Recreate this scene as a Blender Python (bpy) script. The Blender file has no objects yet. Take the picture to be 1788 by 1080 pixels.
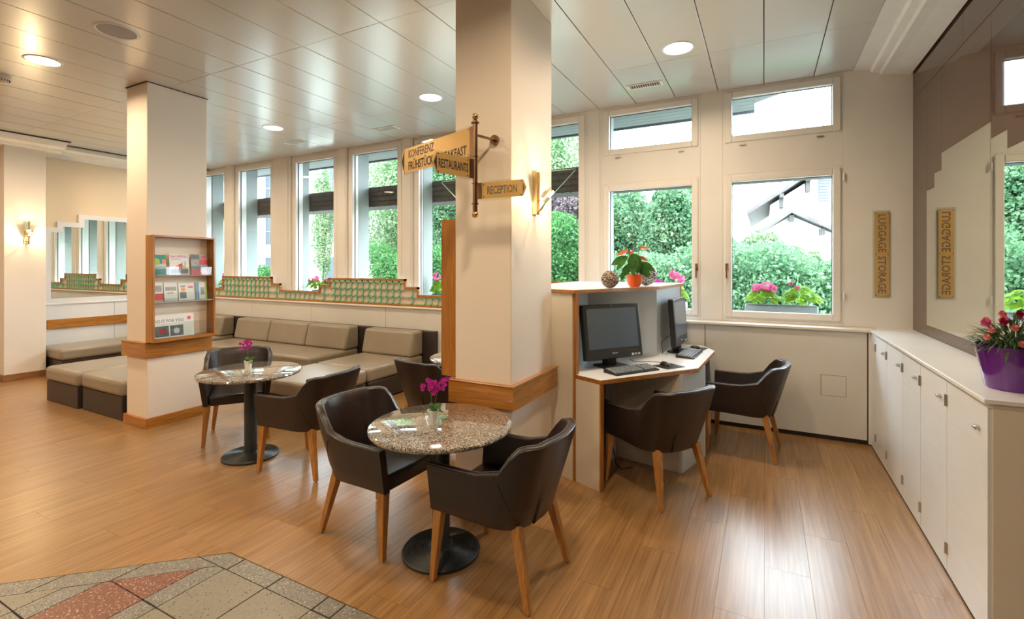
import bpy, math, random
import numpy as np
from mathutils import Vector, Matrix
random.seed(7)
RNG = np.random.default_rng(7)
PI = math.pi
S = bpy.context.scene
COL = S.collection

# ------------------------------------------------------------------ camera
CAM_H = 1.65
cam = bpy.data.cameras.new('camera')
camo = bpy.data.objects.new('camera', cam)
COL.objects.link(camo)
camo.location = (0, 0, CAM_H)
camo.rotation_euler = (PI / 2, 0, math.atan(440 / 843.0))
cam.sensor_width = 36.0
cam.lens = 843.0 / 1788.0 * 36.0
cam.shift_y = -77.0 / 1788.0
cam.clip_end = 200
S.camera = camo

# ------------------------------------------------------------------ world
world = bpy.data.worlds.new('overcast_sky')
S.world = world
world.use_nodes = True
wn = world.node_tree
wn.nodes.clear()
wo = wn.nodes.new('ShaderNodeOutputWorld')
wb = wn.nodes.new('ShaderNodeBackground')
wb.inputs['Color'].default_value = (0.76, 0.89, 1.0, 1)
wb.inputs['Strength'].default_value = 13.0
wn.links.new(wb.outputs[0], wo.inputs['Surface'])

S.view_settings.view_transform = 'Standard'
S.view_settings.look = 'None'
S.view_settings.gamma = 1.0
S.view_settings.use_curve_mapping = False
S.view_settings.exposure = 0.58
LAMP_W = 20.0
SCONCE_W = 16.0
try:
    S.cycles.max_bounces = 8
    S.cycles.diffuse_bounces = 5
    S.cycles.glossy_bounces = 4
    S.cycles.transparent_max_bounces = 16
    S.cycles.sample_clamp_indirect = 6.0
except Exception:
    pass

# ------------------------------------------------------------------ materials
MATS = {}
def ramp_between(nt, fac, c1, c2, p1=0.3, p2=0.7):
    r = nt.nodes.new('ShaderNodeValToRGB')
    r.color_ramp.elements[0].position = p1
    r.color_ramp.elements[1].position = p2
    r.color_ramp.elements[0].color = (*c1, 1)
    r.color_ramp.elements[1].color = (*c2, 1)
    nt.links.new(fac, r.inputs['Fac'])
    return r
def mat(name, color, rough=0.5, metal=0.0, spec=0.5, coat=0.0, alt=None, scale=8.0, stretch=(1, 1, 1),
        bump=0.0, bump_scale=None, emis=None, estr=0.0, detail=4.0, p=(0.3, 0.7), trans=0.0, coat_rough=0.05):
    if name in MATS: return MATS[name]
    m = bpy.data.materials.new(name)
    m.use_nodes = True
    nt = m.node_tree
    b = nt.nodes['Principled BSDF']
    b.inputs['Base Color'].default_value = (*color, 1)
    b.inputs['Roughness'].default_value = rough
    b.inputs['Metallic'].default_value = metal
    b.inputs['Specular IOR Level'].default_value = spec
    b.inputs['Coat Weight'].default_value = coat
    b.inputs['Coat Roughness'].default_value = coat_rough
    b.inputs['Transmission Weight'].default_value = trans
    tc = nt.nodes.new('ShaderNodeNewGeometry')
    mp = nt.nodes.new('ShaderNodeMapping')
    mp.inputs['Scale'].default_value = stretch
    nt.links.new(tc.outputs['Position'], mp.inputs['Vector'])
    nz = nt.nodes.new('ShaderNodeTexNoise')
    nz.inputs['Scale'].default_value = scale
    nz.inputs['Detail'].default_value = detail
    nt.links.new(mp.outputs[0], nz.inputs['Vector'])
    if alt is None:
        alt = tuple(c * 0.94 for c in color)
    r = ramp_between(nt, nz.outputs['Fac'], color, alt, *p)
    nt.links.new(r.outputs[0], b.inputs['Base Color'])
    if bump > 0:
        nb = nt.nodes.new('ShaderNodeTexNoise')
        nb.inputs['Scale'].default_value = bump_scale or scale * 6
        nb.inputs['Detail'].default_value = 3
        nt.links.new(mp.outputs[0], nb.inputs['Vector'])
        bu = nt.nodes.new('ShaderNodeBump')
        bu.inputs['Strength'].default_value = bump
        bu.inputs['Distance'].default_value = 0.004
        nt.links.new(nb.outputs['Fac'], bu.inputs['Height'])
        nt.links.new(bu.outputs[0], b.inputs['Normal'])
    if emis:
        b.inputs['Emission Color'].default_value = (*emis, 1)
        b.inputs['Emission Strength'].default_value = estr
    MATS[name] = m
    return m

def wood(name, c1, c2, c3, rough=0.35, along='X', random_per=False, coat=0.0, fine=60.0, long=1.6, coat_rough=0.1, spec=0.5):
    m = bpy.data.materials.new(name)
    m.use_nodes = True
    nt = m.node_tree
    b = nt.nodes['Principled BSDF']
    b.inputs['Roughness'].default_value = rough
    b.inputs['Coat Weight'].default_value = coat
    b.inputs['Specular IOR Level'].default_value = spec
    b.inputs['Coat Roughness'].default_value = coat_rough
    g = nt.nodes.new('ShaderNodeNewGeometry')
    vec = g.outputs['Position']
    if random_per:
        oi = nt.nodes.new('ShaderNodeObjectInfo')
        mul = nt.nodes.new('ShaderNodeMath'); mul.operation = 'MULTIPLY'; mul.inputs[1].default_value = 37.0
        nt.links.new(oi.outputs['Random'], mul.inputs[0])
        add = nt.nodes.new('ShaderNodeVectorMath'); add.operation = 'ADD'
        nt.links.new(vec, add.inputs[0]); nt.links.new(mul.outputs[0], add.inputs[1])
        vec = add.outputs[0]
    mp = nt.nodes.new('ShaderNodeMapping')
    sc = {'X': (long, fine, fine), 'Y': (fine, long, fine), 'Z': (fine, fine, long)}[along]
    mp.inputs['Scale'].default_value = sc
    nt.links.new(vec, mp.inputs['Vector'])
    n1 = nt.nodes.new('ShaderNodeTexNoise'); n1.inputs['Scale'].default_value = 1.0; n1.inputs['Detail'].default_value = 5
    n1.inputs['Distortion'].default_value = 0.4
    nt.links.new(mp.outputs[0], n1.inputs['Vector'])
    r = nt.nodes.new('ShaderNodeValToRGB')
    e = r.color_ramp.elements
    e[0].position = 0.28; e[0].color = (*c1, 1)
    e[1].position = 0.72; e[1].color = (*c3, 1)
    k = e.new(0.5); k.color = (*c2, 1)
    nt.links.new(n1.outputs['Fac'], r.inputs['Fac'])
    out = r.outputs[0]
    mp2 = nt.nodes.new('ShaderNodeMapping')
    mp2.inputs['Scale'].default_value = tuple(v * 0.18 for v in sc)
    nt.links.new(vec, mp2.inputs['Vector'])
    n2 = nt.nodes.new('ShaderNodeTexNoise'); n2.inputs['Scale'].default_value = 1.0; n2.inputs['Detail'].default_value = 2
    nt.links.new(mp2.outputs[0], n2.inputs['Vector'])
    hs = nt.nodes.new('ShaderNodeHueSaturation')
    mr = nt.nodes.new('ShaderNodeMapRange')
    mr.inputs['From Min'].default_value = 0.3; mr.inputs['From Max'].default_value = 0.7
    mr.inputs['To Min'].default_value = 0.90; mr.inputs['To Max'].default_value = 1.10
    nt.links.new(n2.outputs['Fac'], mr.inputs['Value'])
    vsrc = mr.outputs[0]
    if random_per:
        mr2 = nt.nodes.new('ShaderNodeMapRange')
        mr2.inputs['To Min'].default_value = 0.97; mr2.inputs['To Max'].default_value = 1.03
        nt.links.new(oi.outputs['Random'], mr2.inputs['Value'])
        mm = nt.nodes.new('ShaderNodeMath'); mm.operation = 'MULTIPLY'
        nt.links.new(vsrc, mm.inputs[0]); nt.links.new(mr2.outputs[0], mm.inputs[1])
        vsrc = mm.outputs[0]
    nt.links.new(vsrc, hs.inputs['Value'])
    nt.links.new(out, hs.inputs['Color'])
    nt.links.new(hs.outputs[0], b.inputs['Base Color'])
    bu = nt.nodes.new('ShaderNodeBump')
    bu.inputs['Strength'].default_value = 0.12; bu.inputs['Distance'].default_value = 0.002
    nt.links.new(n1.outputs['Fac'], bu.inputs['Height'])
    nt.links.new(bu.outputs[0], b.inputs['Normal'])
    MATS[name] = m
    return m

def speckle(name, cols, scale, rough=0.1, coat=0.0, spec=0.5):
    m = bpy.data.materials.new(name); m.use_nodes = True
    nt = m.node_tree; b = nt.nodes['Principled BSDF']
    g = nt.nodes.new('ShaderNodeNewGeometry')
    v = nt.nodes.new('ShaderNodeTexVoronoi'); v.inputs['Scale'].default_value = scale
    nt.links.new(g.outputs['Position'], v.inputs['Vector'])
    sp = nt.nodes.new('ShaderNodeSeparateColor')
    nt.links.new(v.outputs['Color'], sp.inputs[0])
    r = nt.nodes.new('ShaderNodeValToRGB'); r.color_ramp.interpolation = 'CONSTANT'
    e = r.color_ramp.elements
    tot = sum(c[1] for c in cols); acc = 0
    for i, (c, w) in enumerate(cols):
        if i < 2:
            e[i].position = acc; e[i].color = (*c, 1)
        else:
            k = e.new(acc); k.color = (*c, 1)
        acc += w / tot
    nt.links.new(sp.outputs[0], r.inputs['Fac'])
    nt.links.new(r.outputs[0], b.inputs['Base Color'])
    b.inputs['Roughness'].default_value = rough
    b.inputs['Coat Weight'].default_value = coat
    b.inputs['Specular IOR Level'].default_value = spec
    MATS[name] = m
    return m

def glass_mat(name, tint=(1, 1, 1), rough=0.0, ior=1.45, base=0.0):
    m = bpy.data.materials.new(name); m.use_nodes = True
    nt = m.node_tree; nt.nodes.clear()
    o = nt.nodes.new('ShaderNodeOutputMaterial')
    t = nt.nodes.new('ShaderNodeBsdfTransparent'); t.inputs[0].default_value = (*tint, 1)
    g = nt.nodes.new('ShaderNodeBsdfGlossy'); g.inputs['Roughness'].default_value = rough
    f = nt.nodes.new('ShaderNodeFresnel'); f.inputs['IOR'].default_value = ior
    mx = nt.nodes.new('ShaderNodeMixShader')
    src = f.outputs[0]
    if base:
        a = nt.nodes.new('ShaderNodeMath'); a.operation = 'ADD'; a.inputs[1].default_value = base
        nt.links.new(src, a.inputs[0]); src = a.outputs[0]
    ge = nt.nodes.new('ShaderNodeNewGeometry')
    iv = nt.nodes.new('ShaderNodeMath'); iv.operation = 'SUBTRACT'; iv.inputs[0].default_value = 1.0
    nt.links.new(ge.outputs['Backfacing'], iv.inputs[1])
    ml = nt.nodes.new('ShaderNodeMath'); ml.operation = 'MULTIPLY'
    nt.links.new(src, ml.inputs[0]); nt.links.new(iv.outputs[0], ml.inputs[1]); src = ml.outputs[0]
    nt.links.new(src, mx.inputs[0]); nt.links.new(t.outputs[0], mx.inputs[1]); nt.links.new(g.outputs[0], mx.inputs[2])
    nt.links.new(mx.outputs[0], o.inputs[0])
    MATS[name] = m
    return m

def leaf_mat(name, c1, c2, scale=3.0, transl=0.35, rough=0.6):
    m = bpy.data.materials.new(name); m.use_nodes = True
    nt = m.node_tree; b = nt.nodes['Principled BSDF']
    g = nt.nodes.new('ShaderNodeNewGeometry')
    n = nt.nodes.new('ShaderNodeTexNoise'); n.inputs['Scale'].default_value = scale; n.inputs['Detail'].default_value = 6
    n.inputs['Roughness'].default_value = 0.7
    nt.links.new(g.outputs['Position'], n.inputs['Vector'])
    r = ramp_between(nt, n.outputs['Fac'], c1, c2, 0.35, 0.65)
    nt.links.new(r.outputs[0], b.inputs['Base Color'])
    b.inputs['Roughness'].default_value = rough
    b.inputs['Specular IOR Level'].default_value = 0.25
    tr = nt.nodes.new('ShaderNodeBsdfTranslucent')
    nt.links.new(r.outputs[0], tr.inputs[0])
    mx = nt.nodes.new('ShaderNodeMixShader'); mx.inputs[0].default_value = transl
    o = nt.nodes['Material Output']
    nt.links.new(b.outputs[0], mx.inputs[1]); nt.links.new(tr.outputs[0], mx.inputs[2])
    nt.links.new(mx.outputs[0], o.inputs[0])
    MATS[name] = m
    return m

M_WALL = mat('cream_wall_paint', (0.80, 0.74, 0.67), 0.55, scale=1.5, bump=0.05, bump_scale=120)
M_WWALL = mat('white_window_paint', (0.78, 0.765, 0.735), 0.4, scale=2)
M_PILLAR = mat('cream_pillar_paint', (0.83, 0.74, 0.64), 0.55, scale=1.2, bump=0.04, bump_scale=150)
M_LWALL = mat('apricot_wall', (0.80, 0.66, 0.48), 0.55, scale=1.2)  # one apricot tone over the whole left wall
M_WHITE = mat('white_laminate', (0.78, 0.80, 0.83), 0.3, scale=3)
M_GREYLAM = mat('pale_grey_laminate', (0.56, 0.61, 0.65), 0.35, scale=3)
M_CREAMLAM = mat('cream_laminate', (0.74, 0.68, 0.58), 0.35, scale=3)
M_PANEL = mat('ivory_wall_panel', (0.72, 0.71, 0.68), 0.4, scale=2)
M_CEIL = mat('satin_metal_ceiling', (0.56, 0.54, 0.505), 0.28, spec=0.7, coat=0.8, coat_rough=0.2, scale=0.7, alt=(0.54, 0.52, 0.485))
M_CROWN = mat('crown_white', (0.82, 0.80, 0.77), 0.5)
M_DARK = mat('dark_gap', (0.03, 0.027, 0.025), 0.8)
M_OAK = wood('golden_oak', (0.27, 0.098, 0.012), (0.40, 0.155, 0.022), (0.50, 0.22, 0.042), 0.32, 'Y', coat=0.3, fine=55, long=5)
M_OAKX = wood('golden_oak_x', (0.27, 0.098, 0.012), (0.40, 0.155, 0.022), (0.50, 0.22, 0.042), 0.32, 'X', coat=0.3, fine=55, long=5)
M_OAKZ = wood('golden_oak_z', (0.27, 0.098, 0.012), (0.38, 0.15, 0.022), (0.48, 0.21, 0.045), 0.34, 'Z', coat=0.3, fine=70, long=4)
M_LEG = wood('oak_leg', (0.32, 0.13, 0.024), (0.43, 0.19, 0.045), (0.52, 0.26, 0.08), 0.38, 'Z', fine=70, long=6)
M_FLOOR = wood('wood_plank_vinyl', (0.225, 0.110, 0.036), (0.315, 0.168, 0.060), (0.40, 0.235, 0.098), 0.30, 'Y', random_per=True, coat=0.5, fine=75, long=2.0, coat_rough=0.36)
M_FLOORB = M_FLOOR
M_BASEB = wood('walnut_baseboard', (0.16, 0.07, 0.025), (0.24, 0.11, 0.04), (0.30, 0.15, 0.06), 0.4, 'Y', fine=40, long=3)
M_LEATHER = mat('dark_brown_leather', (0.024, 0.0145, 0.0145), 0.36, spec=0.42, coat=0.15, alt=(0.019, 0.0115, 0.0115), scale=5, bump=0.25, bump_scale=260, coat_rough=0.25)
M_SEATL = mat('black_seat_leather', (0.016, 0.012, 0.012), 0.28, spec=0.5, coat=0.25, scale=5, bump=0.2, bump_scale=260, coat_rough=0.2)
M_PIPE = mat('pale_leather_edge', (0.10, 0.09, 0.09), 0.35)  # piping in a paler grey than the shell leather
M_TAN = mat('taupe_leather', (0.29, 0.245, 0.185), 0.34, coat=0.15, alt=(0.25, 0.21, 0.155), scale=2.5, bump=0.3, bump_scale=60)
M_SOFAB = mat('dark_sofa_base', (0.035, 0.024, 0.022), 0.45)
M_IRON = mat('black_cast_iron', (0.022, 0.027, 0.030), 0.42, spec=0.5, scale=20, bump=0.1)
M_BLACK = mat('black_plastic', (0.012, 0.013, 0.015), 0.4)
M_KEY = mat('black_keycap', (0.08, 0.09, 0.105), 0.4)
M_KEYC = mat('keycap_painted_glints', (0.34, 0.38, 0.44), 0.3)  # black keys coloured pale to paint in their bluish glints
M_GREYP = mat('grey_plastic', (0.35, 0.36, 0.37), 0.4)
M_SCREEN = mat('lcd_screen_reflection_tint', (0.028, 0.06, 0.11), 0.3, spec=1.0, coat=0.5, coat_rough=0.2)  # bluish reflection on the glass put into the base colour
M_SILVER = mat('brushed_steel', (0.55, 0.55, 0.54), 0.28, metal=1)
M_BRASS = mat('polished_brass', (0.75, 0.52, 0.26), 0.16, metal=1)
M_BRONZE = mat('aged_bronze', (0.36, 0.22, 0.13), 0.25, metal=1)
M_GOLD = mat('gold_sign_plate', (0.66, 0.42, 0.14), 0.30, metal=0.35, spec=0.6)
M_LET = mat('grey_lettering', (0.17, 0.14, 0.12), 0.5)
M_LETB = mat('black_lettering', (0.02, 0.016, 0.03), 0.5)
M_LETW = mat('white_lettering', (0.8, 0.8, 0.8), 0.5)
M_GRANITE = speckle('polished_granite', [((0.05, 0.048, 0.045), 3.5), ((0.24, 0.20, 0.17), 4), ((0.13, 0.115, 0.10), 3.5), ((0.42, 0.39, 0.35), 3), ((0.28, 0.225, 0.185), 2.6), ((0.55, 0.53, 0.50), 1.0)], 170, 0.05, coat=1.0, spec=0.8)
M_TGREY = speckle('grey_terrazzo', [((0.20, 0.19, 0.17), 6), ((0.245, 0.235, 0.21), 6), ((0.155, 0.148, 0.13), 2), ((0.5, 0.49, 0.45), 1), ((0.06, 0.06, 0.05), 0.7)], 210, 0.35)
M_TLIGHT = speckle('sand_terrazzo', [((0.245, 0.228, 0.185), 8), ((0.265, 0.248, 0.203), 8), ((0.225, 0.21, 0.172), 4), ((0.06, 0.055, 0.05), 0.5)], 150, 0.35)
M_TRED = speckle('red_terrazzo', [((0.20, 0.082, 0.055), 8), ((0.235, 0.108, 0.075), 6), ((0.16, 0.066, 0.046), 4), ((0.58, 0.42, 0.33), 1.6)], 190, 0.35)
M_GROUT = mat('dark_grout', (0.03, 0.027, 0.025), 0.8)
M_MIRROR = mat('mirror_glass', (0.86, 0.90, 0.86), 0.0, metal=1, alt=(0.86, 0.90, 0.86))
M_BROWNG = mat('brown_back_painted_glass', (0.092, 0.048, 0.029), 0.03, spec=0.5, alt=(0.090, 0.047, 0.028))
M_PANE = glass_mat('window_glass', (0.97, 0.99, 0.98), 0.0, 1.35)
M_CLEAR = glass_mat('clear_acrylic', (0.93, 0.96, 0.95), 0.02, 1.45, 0.02)
M_GEDGE = mat('green_glass_edge', (0.30, 0.52, 0.42), 0.15, spec=0.6)
M_LAMP = mat('lamp_glow', (1, 1, 1), 0.5, emis=(1.0, 0.90, 0.72), estr=7.0)
M_BULB = mat('halogen_glow', (1, 1, 1), 0.5, emis=(1.0, 0.78, 0.42), estr=30.0)
M_SPK = mat('speaker_mesh', (0.42, 0.42, 0.46), 0.6, scale=300, alt=(0.30, 0.30, 0.33))
M_GREEN = mat('mint_green_lacquer', (0.27, 0.56, 0.36), 0.4)
M_RICE = mat('beige_backing_panel', (0.72, 0.60, 0.52), 0.6)
M_ORANGE = mat('orange_glazed_pot', (0.85, 0.12, 0.01), 0.2, coat=0.6)
M_PURPLE = mat('purple_pot', (0.13, 0.02, 0.26), 0.16, coat=0.6)
M_POTW = mat('white_ceramic', (0.85, 0.85, 0.84), 0.25)
M_SOIL = mat('dark_soil', (0.03, 0.02, 0.015), 0.9)
M_SHELLB = speckle('woven_shell_strips', [((0.42, 0.34, 0.28), 4), ((0.07, 0.05, 0.045), 3), ((0.55, 0.47, 0.40), 3), ((0.22, 0.15, 0.12), 2)], 110, 0.45)
M_SHELLG = speckle('grey_shell_strips', [((0.5, 0.5, 0.52), 4), ((0.10, 0.10, 0.12), 2), ((0.65, 0.65, 0.66), 3), ((0.28, 0.27, 0.30), 2)], 100, 0.45)
M_LEAF = leaf_mat('dark_green_leaf', (0.02, 0.08, 0.015), (0.06, 0.18, 0.03), 12, 0.25)
M_LEAFG = leaf_mat('grey_green_leaf', (0.05, 0.11, 0.05), (0.12, 0.2, 0.1), 30, 0.2)
M_LEAFY = leaf_mat('bright_geranium_leaf', (0.07, 0.22, 0.012), (0.26, 0.42, 0.02), 18, 0.45)
M_TREE = [leaf_mat('tree_leaf_mid', (0.028, 0.095, 0.038), (0.16, 0.27, 0.14), 1.6),
          leaf_mat('tree_leaf_light', (0.08, 0.16, 0.065), (0.30, 0.37, 0.21), 1.6),
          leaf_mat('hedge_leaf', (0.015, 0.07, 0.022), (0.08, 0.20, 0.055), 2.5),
          leaf_mat('purple_tree_leaf', (0.05, 0.035, 0.04), (0.16, 0.12, 0.125), 2.0)]
M_BARK = mat('grey_bark', (0.16, 0.14, 0.12), 0.9, scale=6)
M_PINK = leaf_mat('pink_petal', (0.62, 0.05, 0.22), (0.75, 0.20, 0.40), 60, 0.3)
M_MAGENTA = leaf_mat('magenta_petal', (0.42, 0.01, 0.26), (0.62, 0.05, 0.42), 90, 0.25)
M_CORAL = leaf_mat('coral_petal', (0.75, 0.12, 0.14), (0.85, 0.45, 0.42), 90, 0.25)
M_CRIM = leaf_mat('crimson_petal', (0.25, 0.005, 0.03), (0.4, 0.02, 0.06), 90, 0.2)
M_REDSP = mat('rusty_spathe', (0.55, 0.13, 0.04), 0.35)
M_STEM = mat('green_stem', (0.10, 0.20, 0.04), 0.6)
M_PLANT = mat('grey_planter_box', (0.17, 0.20, 0.21), 0.6, scale=20)
M_SHING = mat('brown_shingle', (0.085, 0.068, 0.058), 0.8, scale=9, alt=(0.06, 0.048, 0.042))
M_FIN = mat('pale_green_render', (0.25, 0.275, 0.26), 0.7, scale=1.5)
M_SOFFIT = mat('soffit_board', (0.22, 0.235, 0.235), 0.6)
M_BUILD = mat('white_house_render', (0.86, 0.87, 0.86), 0.8, scale=0.4)
M_ROOF = mat('grey_brown_roof_tile', (0.11, 0.095, 0.09), 0.8, scale=3, alt=(0.075, 0.065, 0.06))
M_HTIM = mat('dark_timber', (0.06, 0.05, 0.045), 0.7)
M_HWIN = mat('house_window_glass', (0.035, 0.045, 0.055), 0.4, spec=0.2)
M_SHUT = mat('grey_shutter', (0.10, 0.11, 0.12), 0.6)
M_GROUND = mat('neutral_bounce_ground', (0.30, 0.31, 0.27), 0.9, scale=4)  # unseen ground, made grey so it bounces no green light indoors
M_PAPER = mat('white_paper', (0.80, 0.80, 0.79), 0.35)

# ------------------------------------------------------------------ builders
WM = {}      # world matrices of parents
def wmat(o):
    return WM.get(o.name, Matrix.Identity(4))
class MB:
    def __init__(s): s.v = []; s.f = []
    def add(s, vs, fs):
        n = len(s.v); s.v += [tuple(a) for a in vs]; s.f += [tuple(i + n for i in f) for f in fs]; return s
    def box(s, x0, x1, y0, y1, z0, z1):
        if x0 > x1: x0, x1 = x1, x0
        if y0 > y1: y0, y1 = y1, y0
        return s.add([(x0, y0, z0), (x1, y0, z0), (x1, y1, z0), (x0, y1, z0), (x0, y0, z1), (x1, y0, z1), (x1, y1, z1), (x0, y1, z1)],
                     [(0, 3, 2, 1), (4, 5, 6, 7), (0, 1, 5, 4), (1, 2, 6, 5), (2, 3, 7, 6), (3, 0, 4, 7)])
    def prism(s, poly, z0, z1):
        a = sum(poly[i][0] * poly[(i + 1) % len(poly)][1] - poly[(i + 1) % len(poly)][0] * poly[i][1] for i in range(len(poly)))
        if a < 0: poly = poly[::-1]
        n = len(poly)
        vs = [(x, y, z0) for x, y in poly] + [(x, y, z1) for x, y in poly]
        fs = [tuple(range(n - 1, -1, -1)), tuple(range(n, 2 * n))] + [(i, (i + 1) % n, n + (i + 1) % n, n + i) for i in range(n)]
        return s.add(vs, fs)
    def plate(s, poly, o, r, u, t, n=None):
        """polygon given in (r,u) plane at o, extruded by t along n = r x u"""
        r = Vector(r); u = Vector(u); n = n or r.cross(u); o = Vector(o)
        a = sum(poly[i][0] * poly[(i + 1) % len(poly)][1] - poly[(i + 1) % len(poly)][0] * poly[i][1] for i in range(len(poly)))
        if a < 0: poly = poly[::-1]
        k = len(poly)
        b = [o + r * p[0] + u * p[1] for p in poly]
        vs = b + [p + n * t for p in b]
        fs = [tuple(range(k - 1, -1, -1)), tuple(range(k, 2 * k))] + [(i, (i + 1) % k, k + (i + 1) % k, k + i) for i in range(k)]
        return s.add(vs, fs)
    def lathe(s, prof, c=(0, 0, 0), n=32, caps=True):
        m = len(prof)
        vs = []
        for i in range(n):
            a = 2 * PI * i / n
            for r, z in prof: vs.append((c[0] + r * math.cos(a), c[1] + r * math.sin(a), c[2] + z))
        fs = []
        for i in range(n):
            j = (i + 1) % n
            for k in range(m - 1): fs.append((i * m + k, j * m + k, j * m + k + 1, i * m + k + 1))
        if caps:
            if prof[0][0] > 1e-5: fs.append(tuple(i * m for i in range(n - 1, -1, -1)))
            if prof[-1][0] > 1e-5: fs.append(tuple(i * m + m - 1 for i in range(n)))
        return s.add(vs, fs)
    def tube(s, pts, r, n=8, r2=None):
        pts = [Vector(p) for p in pts]
        vs = []; L = len(pts)
        up = Vector((0, 0, 1))
        for i, p in enumerate(pts):
            t = (pts[min(i + 1, L - 1)] - pts[max(i - 1, 0)]).normalized()
            a = t.cross(up)
            if a.length < 1e-3: a = t.cross(Vector((1, 0, 0)))
            a.normalize(); b = t.cross(a)
            rr = r if r2 is None else r + (r2 - r) * i / max(L - 1, 1)
            for k in range(n):
                an = 2 * PI * k / n
                vs.append(p + a * math.cos(an) * rr + b * math.sin(an) * rr)
        fs = [(i * n + k, i * n + (k + 1) % n, (i + 1) * n + (k + 1) % n, (i + 1) * n + k) for i in range(L - 1) for k in range(n)]
        fs += [tuple(range(n - 1, -1, -1)), tuple((L - 1) * n + k for k in range(n))]
        return s.add(vs, fs)
    def ball(s, c, r, n=10, sq=(1, 1, 1)):
        prof = [(max(0.0, math.sin(PI * i / n)) * r, -math.cos(PI * i / n) * r) for i in range(n + 1)]
        b = MB().lathe(prof, (0, 0, 0), n + 2, caps=False)
        return s.add([(c[0] + x * sq[0], c[1] + y * sq[1], c[2] + z * sq[2]) for x, y, z in b.v], b.f)
    def taper(s, c0, w0, c1, w1):
        """square tapered bar between centres c0 (half size w0) and c1 (half size w1)"""
        vs = []
        for c, w in ((c0, w0), (c1, w1)):
            for dx, dy in ((-1, -1), (1, -1), (1, 1), (-1, 1)): vs.append((c[0] + dx * w, c[1] + dy * w, c[2]))
        flip = c1[2] < c0[2]
        fs = [(0, 3, 2, 1), (4, 5, 6, 7), (0, 1, 5, 4), (1, 2, 6, 5), (2, 3, 7, 6), (3, 0, 4, 7)]
        if flip: fs = [f[::-1] for f in fs]
        return s.add(vs, fs)

def setp(o, label=None, cat=None, group=None, kind=None):
    if label: o['label'] = label
    if cat: o['category'] = cat
    if group: o['group'] = group
    if kind: o['kind'] = kind
    return o
def thing(name, label, cat, loc=(0, 0, 0), rotz=0.0, group=None):
    o = bpy.data.objects.new(name, None); COL.objects.link(o)
    o.empty_display_size = 0.1
    o.location = loc; o.rotation_euler = (0, 0, rotz)
    WM[o.name] = Matrix.Translation(Vector(loc)) @ Matrix.Rotation(rotz, 4, 'Z')
    return setp(o, label, cat, group)
def obj(name, mb, m, parent=None, smooth=False, bevel=0.0, seg=2, local=False, origin=None, kind=None, label=None):
    """mesh vertices are given in world space (or the parent's space when local)"""
    me = bpy.data.meshes.new(name)
    v = mb.v
    if parent is not None and not local:
        inv = wmat(parent).inverted()
        v = [inv @ Vector(p) for p in v]
    if origin is not None:
        v = [(p[0] - origin[0], p[1] - origin[1], p[2] - origin[2]) for p in v]
    me.from_pydata([tuple(p) for p in v], [], mb.f)
    me.validate(); me.update()
    me.materials.append(m)
    o = bpy.data.objects.new(name, me); COL.objects.link(o)
    if parent is not None:
        o.parent = parent
        WM[o.name] = wmat(parent).copy()
    if origin is not None:
        o.location = origin
        WM[o.name] = (wmat(parent) if parent else Matrix.Identity(4)) @ Matrix.Translation(Vector(origin))
    if smooth:
        me.shade_smooth()
        try: me.set_sharp_from_angle(angle=math.radians(42))
        except Exception: pass
    if bevel:
        b = o.modifiers.new('bevel', 'BEVEL'); b.width = bevel; b.segments = seg; b.limit_method = 'ANGLE'; b.harden_normals = False
        if seg > 1:
            me.shade_smooth()
            try: me.set_sharp_from_angle(angle=math.radians(60))
            except Exception: pass
    return setp(o, label, None, None, kind)
def struct(name, mb, m, **k):
    return setp(obj(name, mb, m, **k), kind='structure')
def dup(root, loc, rotz, label, group=None):
    r = root.copy(); COL.objects.link(r); r.location = loc; r.rotation_euler = (0, 0, rotz)
    r['label'] = label
    if group: r['group'] = group
    WM[r.name] = Matrix.Translation(Vector(loc)) @ Matrix.Rotation(rotz, 4, 'Z')
    for ch in list(root.children):
        c = ch.copy(); COL.objects.link(c); c.parent = r
        for g in list(ch.children):
            d = g.copy(); COL.objects.link(d); d.parent = c
    return r
def text_mb(txt, width, height, bold=0.0, thick=0.002):
    """lettering scaled to width x height, in the xy plane, lower left at 0"""
    cu = bpy.data.curves.new('lettering', 'FONT'); cu.body = txt; cu.extrude = 0.5; cu.offset = bold; cu.resolution_u = 2
    o = bpy.data.objects.new('lettering_source', cu); COL.objects.link(o)
    dg = bpy.context.evaluated_depsgraph_get()
    me = bpy.data.meshes.new_from_object(o.evaluated_get(dg))
    vs = [tuple(v.co) for v in me.vertices]; fs = [tuple(p.vertices) for p in me.polygons]
    bpy.data.objects.remove(o); bpy.data.curves.remove(cu); bpy.data.meshes.remove(me)
    xs = [v[0] for v in vs]; ys = [v[1] for v in vs]
    w = max(xs) - min(xs); h = max(ys) - min(ys)
    return [((v[0] - min(xs)) / w * width, (v[1] - min(ys)) / h * height, (v[2] + 0.5) * thick) for v in vs], fs
def lettering(txt, o, r, u, width, height, m, parent, thick=0.002, bold=0.0, name='lettering'):
    vs, fs = text_mb(txt, width, height, bold, thick)
    r = Vector(r); u = Vector(u); n = r.cross(u); o = Vector(o)
    mb = MB().add([o + r * v[0] + u * v[1] + n * v[2] for v in vs], fs)
    return obj(name, mb, m, parent)

# ------------------------------------------------------------------ room shell
XL, XR, YW, YB, ZC = -9.9, 1.205, 5.6, -6.0, 3.51
# floor: a dark sub-floor slab carrying the planks and the terrazzo tiles
floor = struct('floor', MB().box(XL - 0.3, XR + 0.1, YB, YW + 0.2, -0.10, -0.008), M_GROUT)
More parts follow.
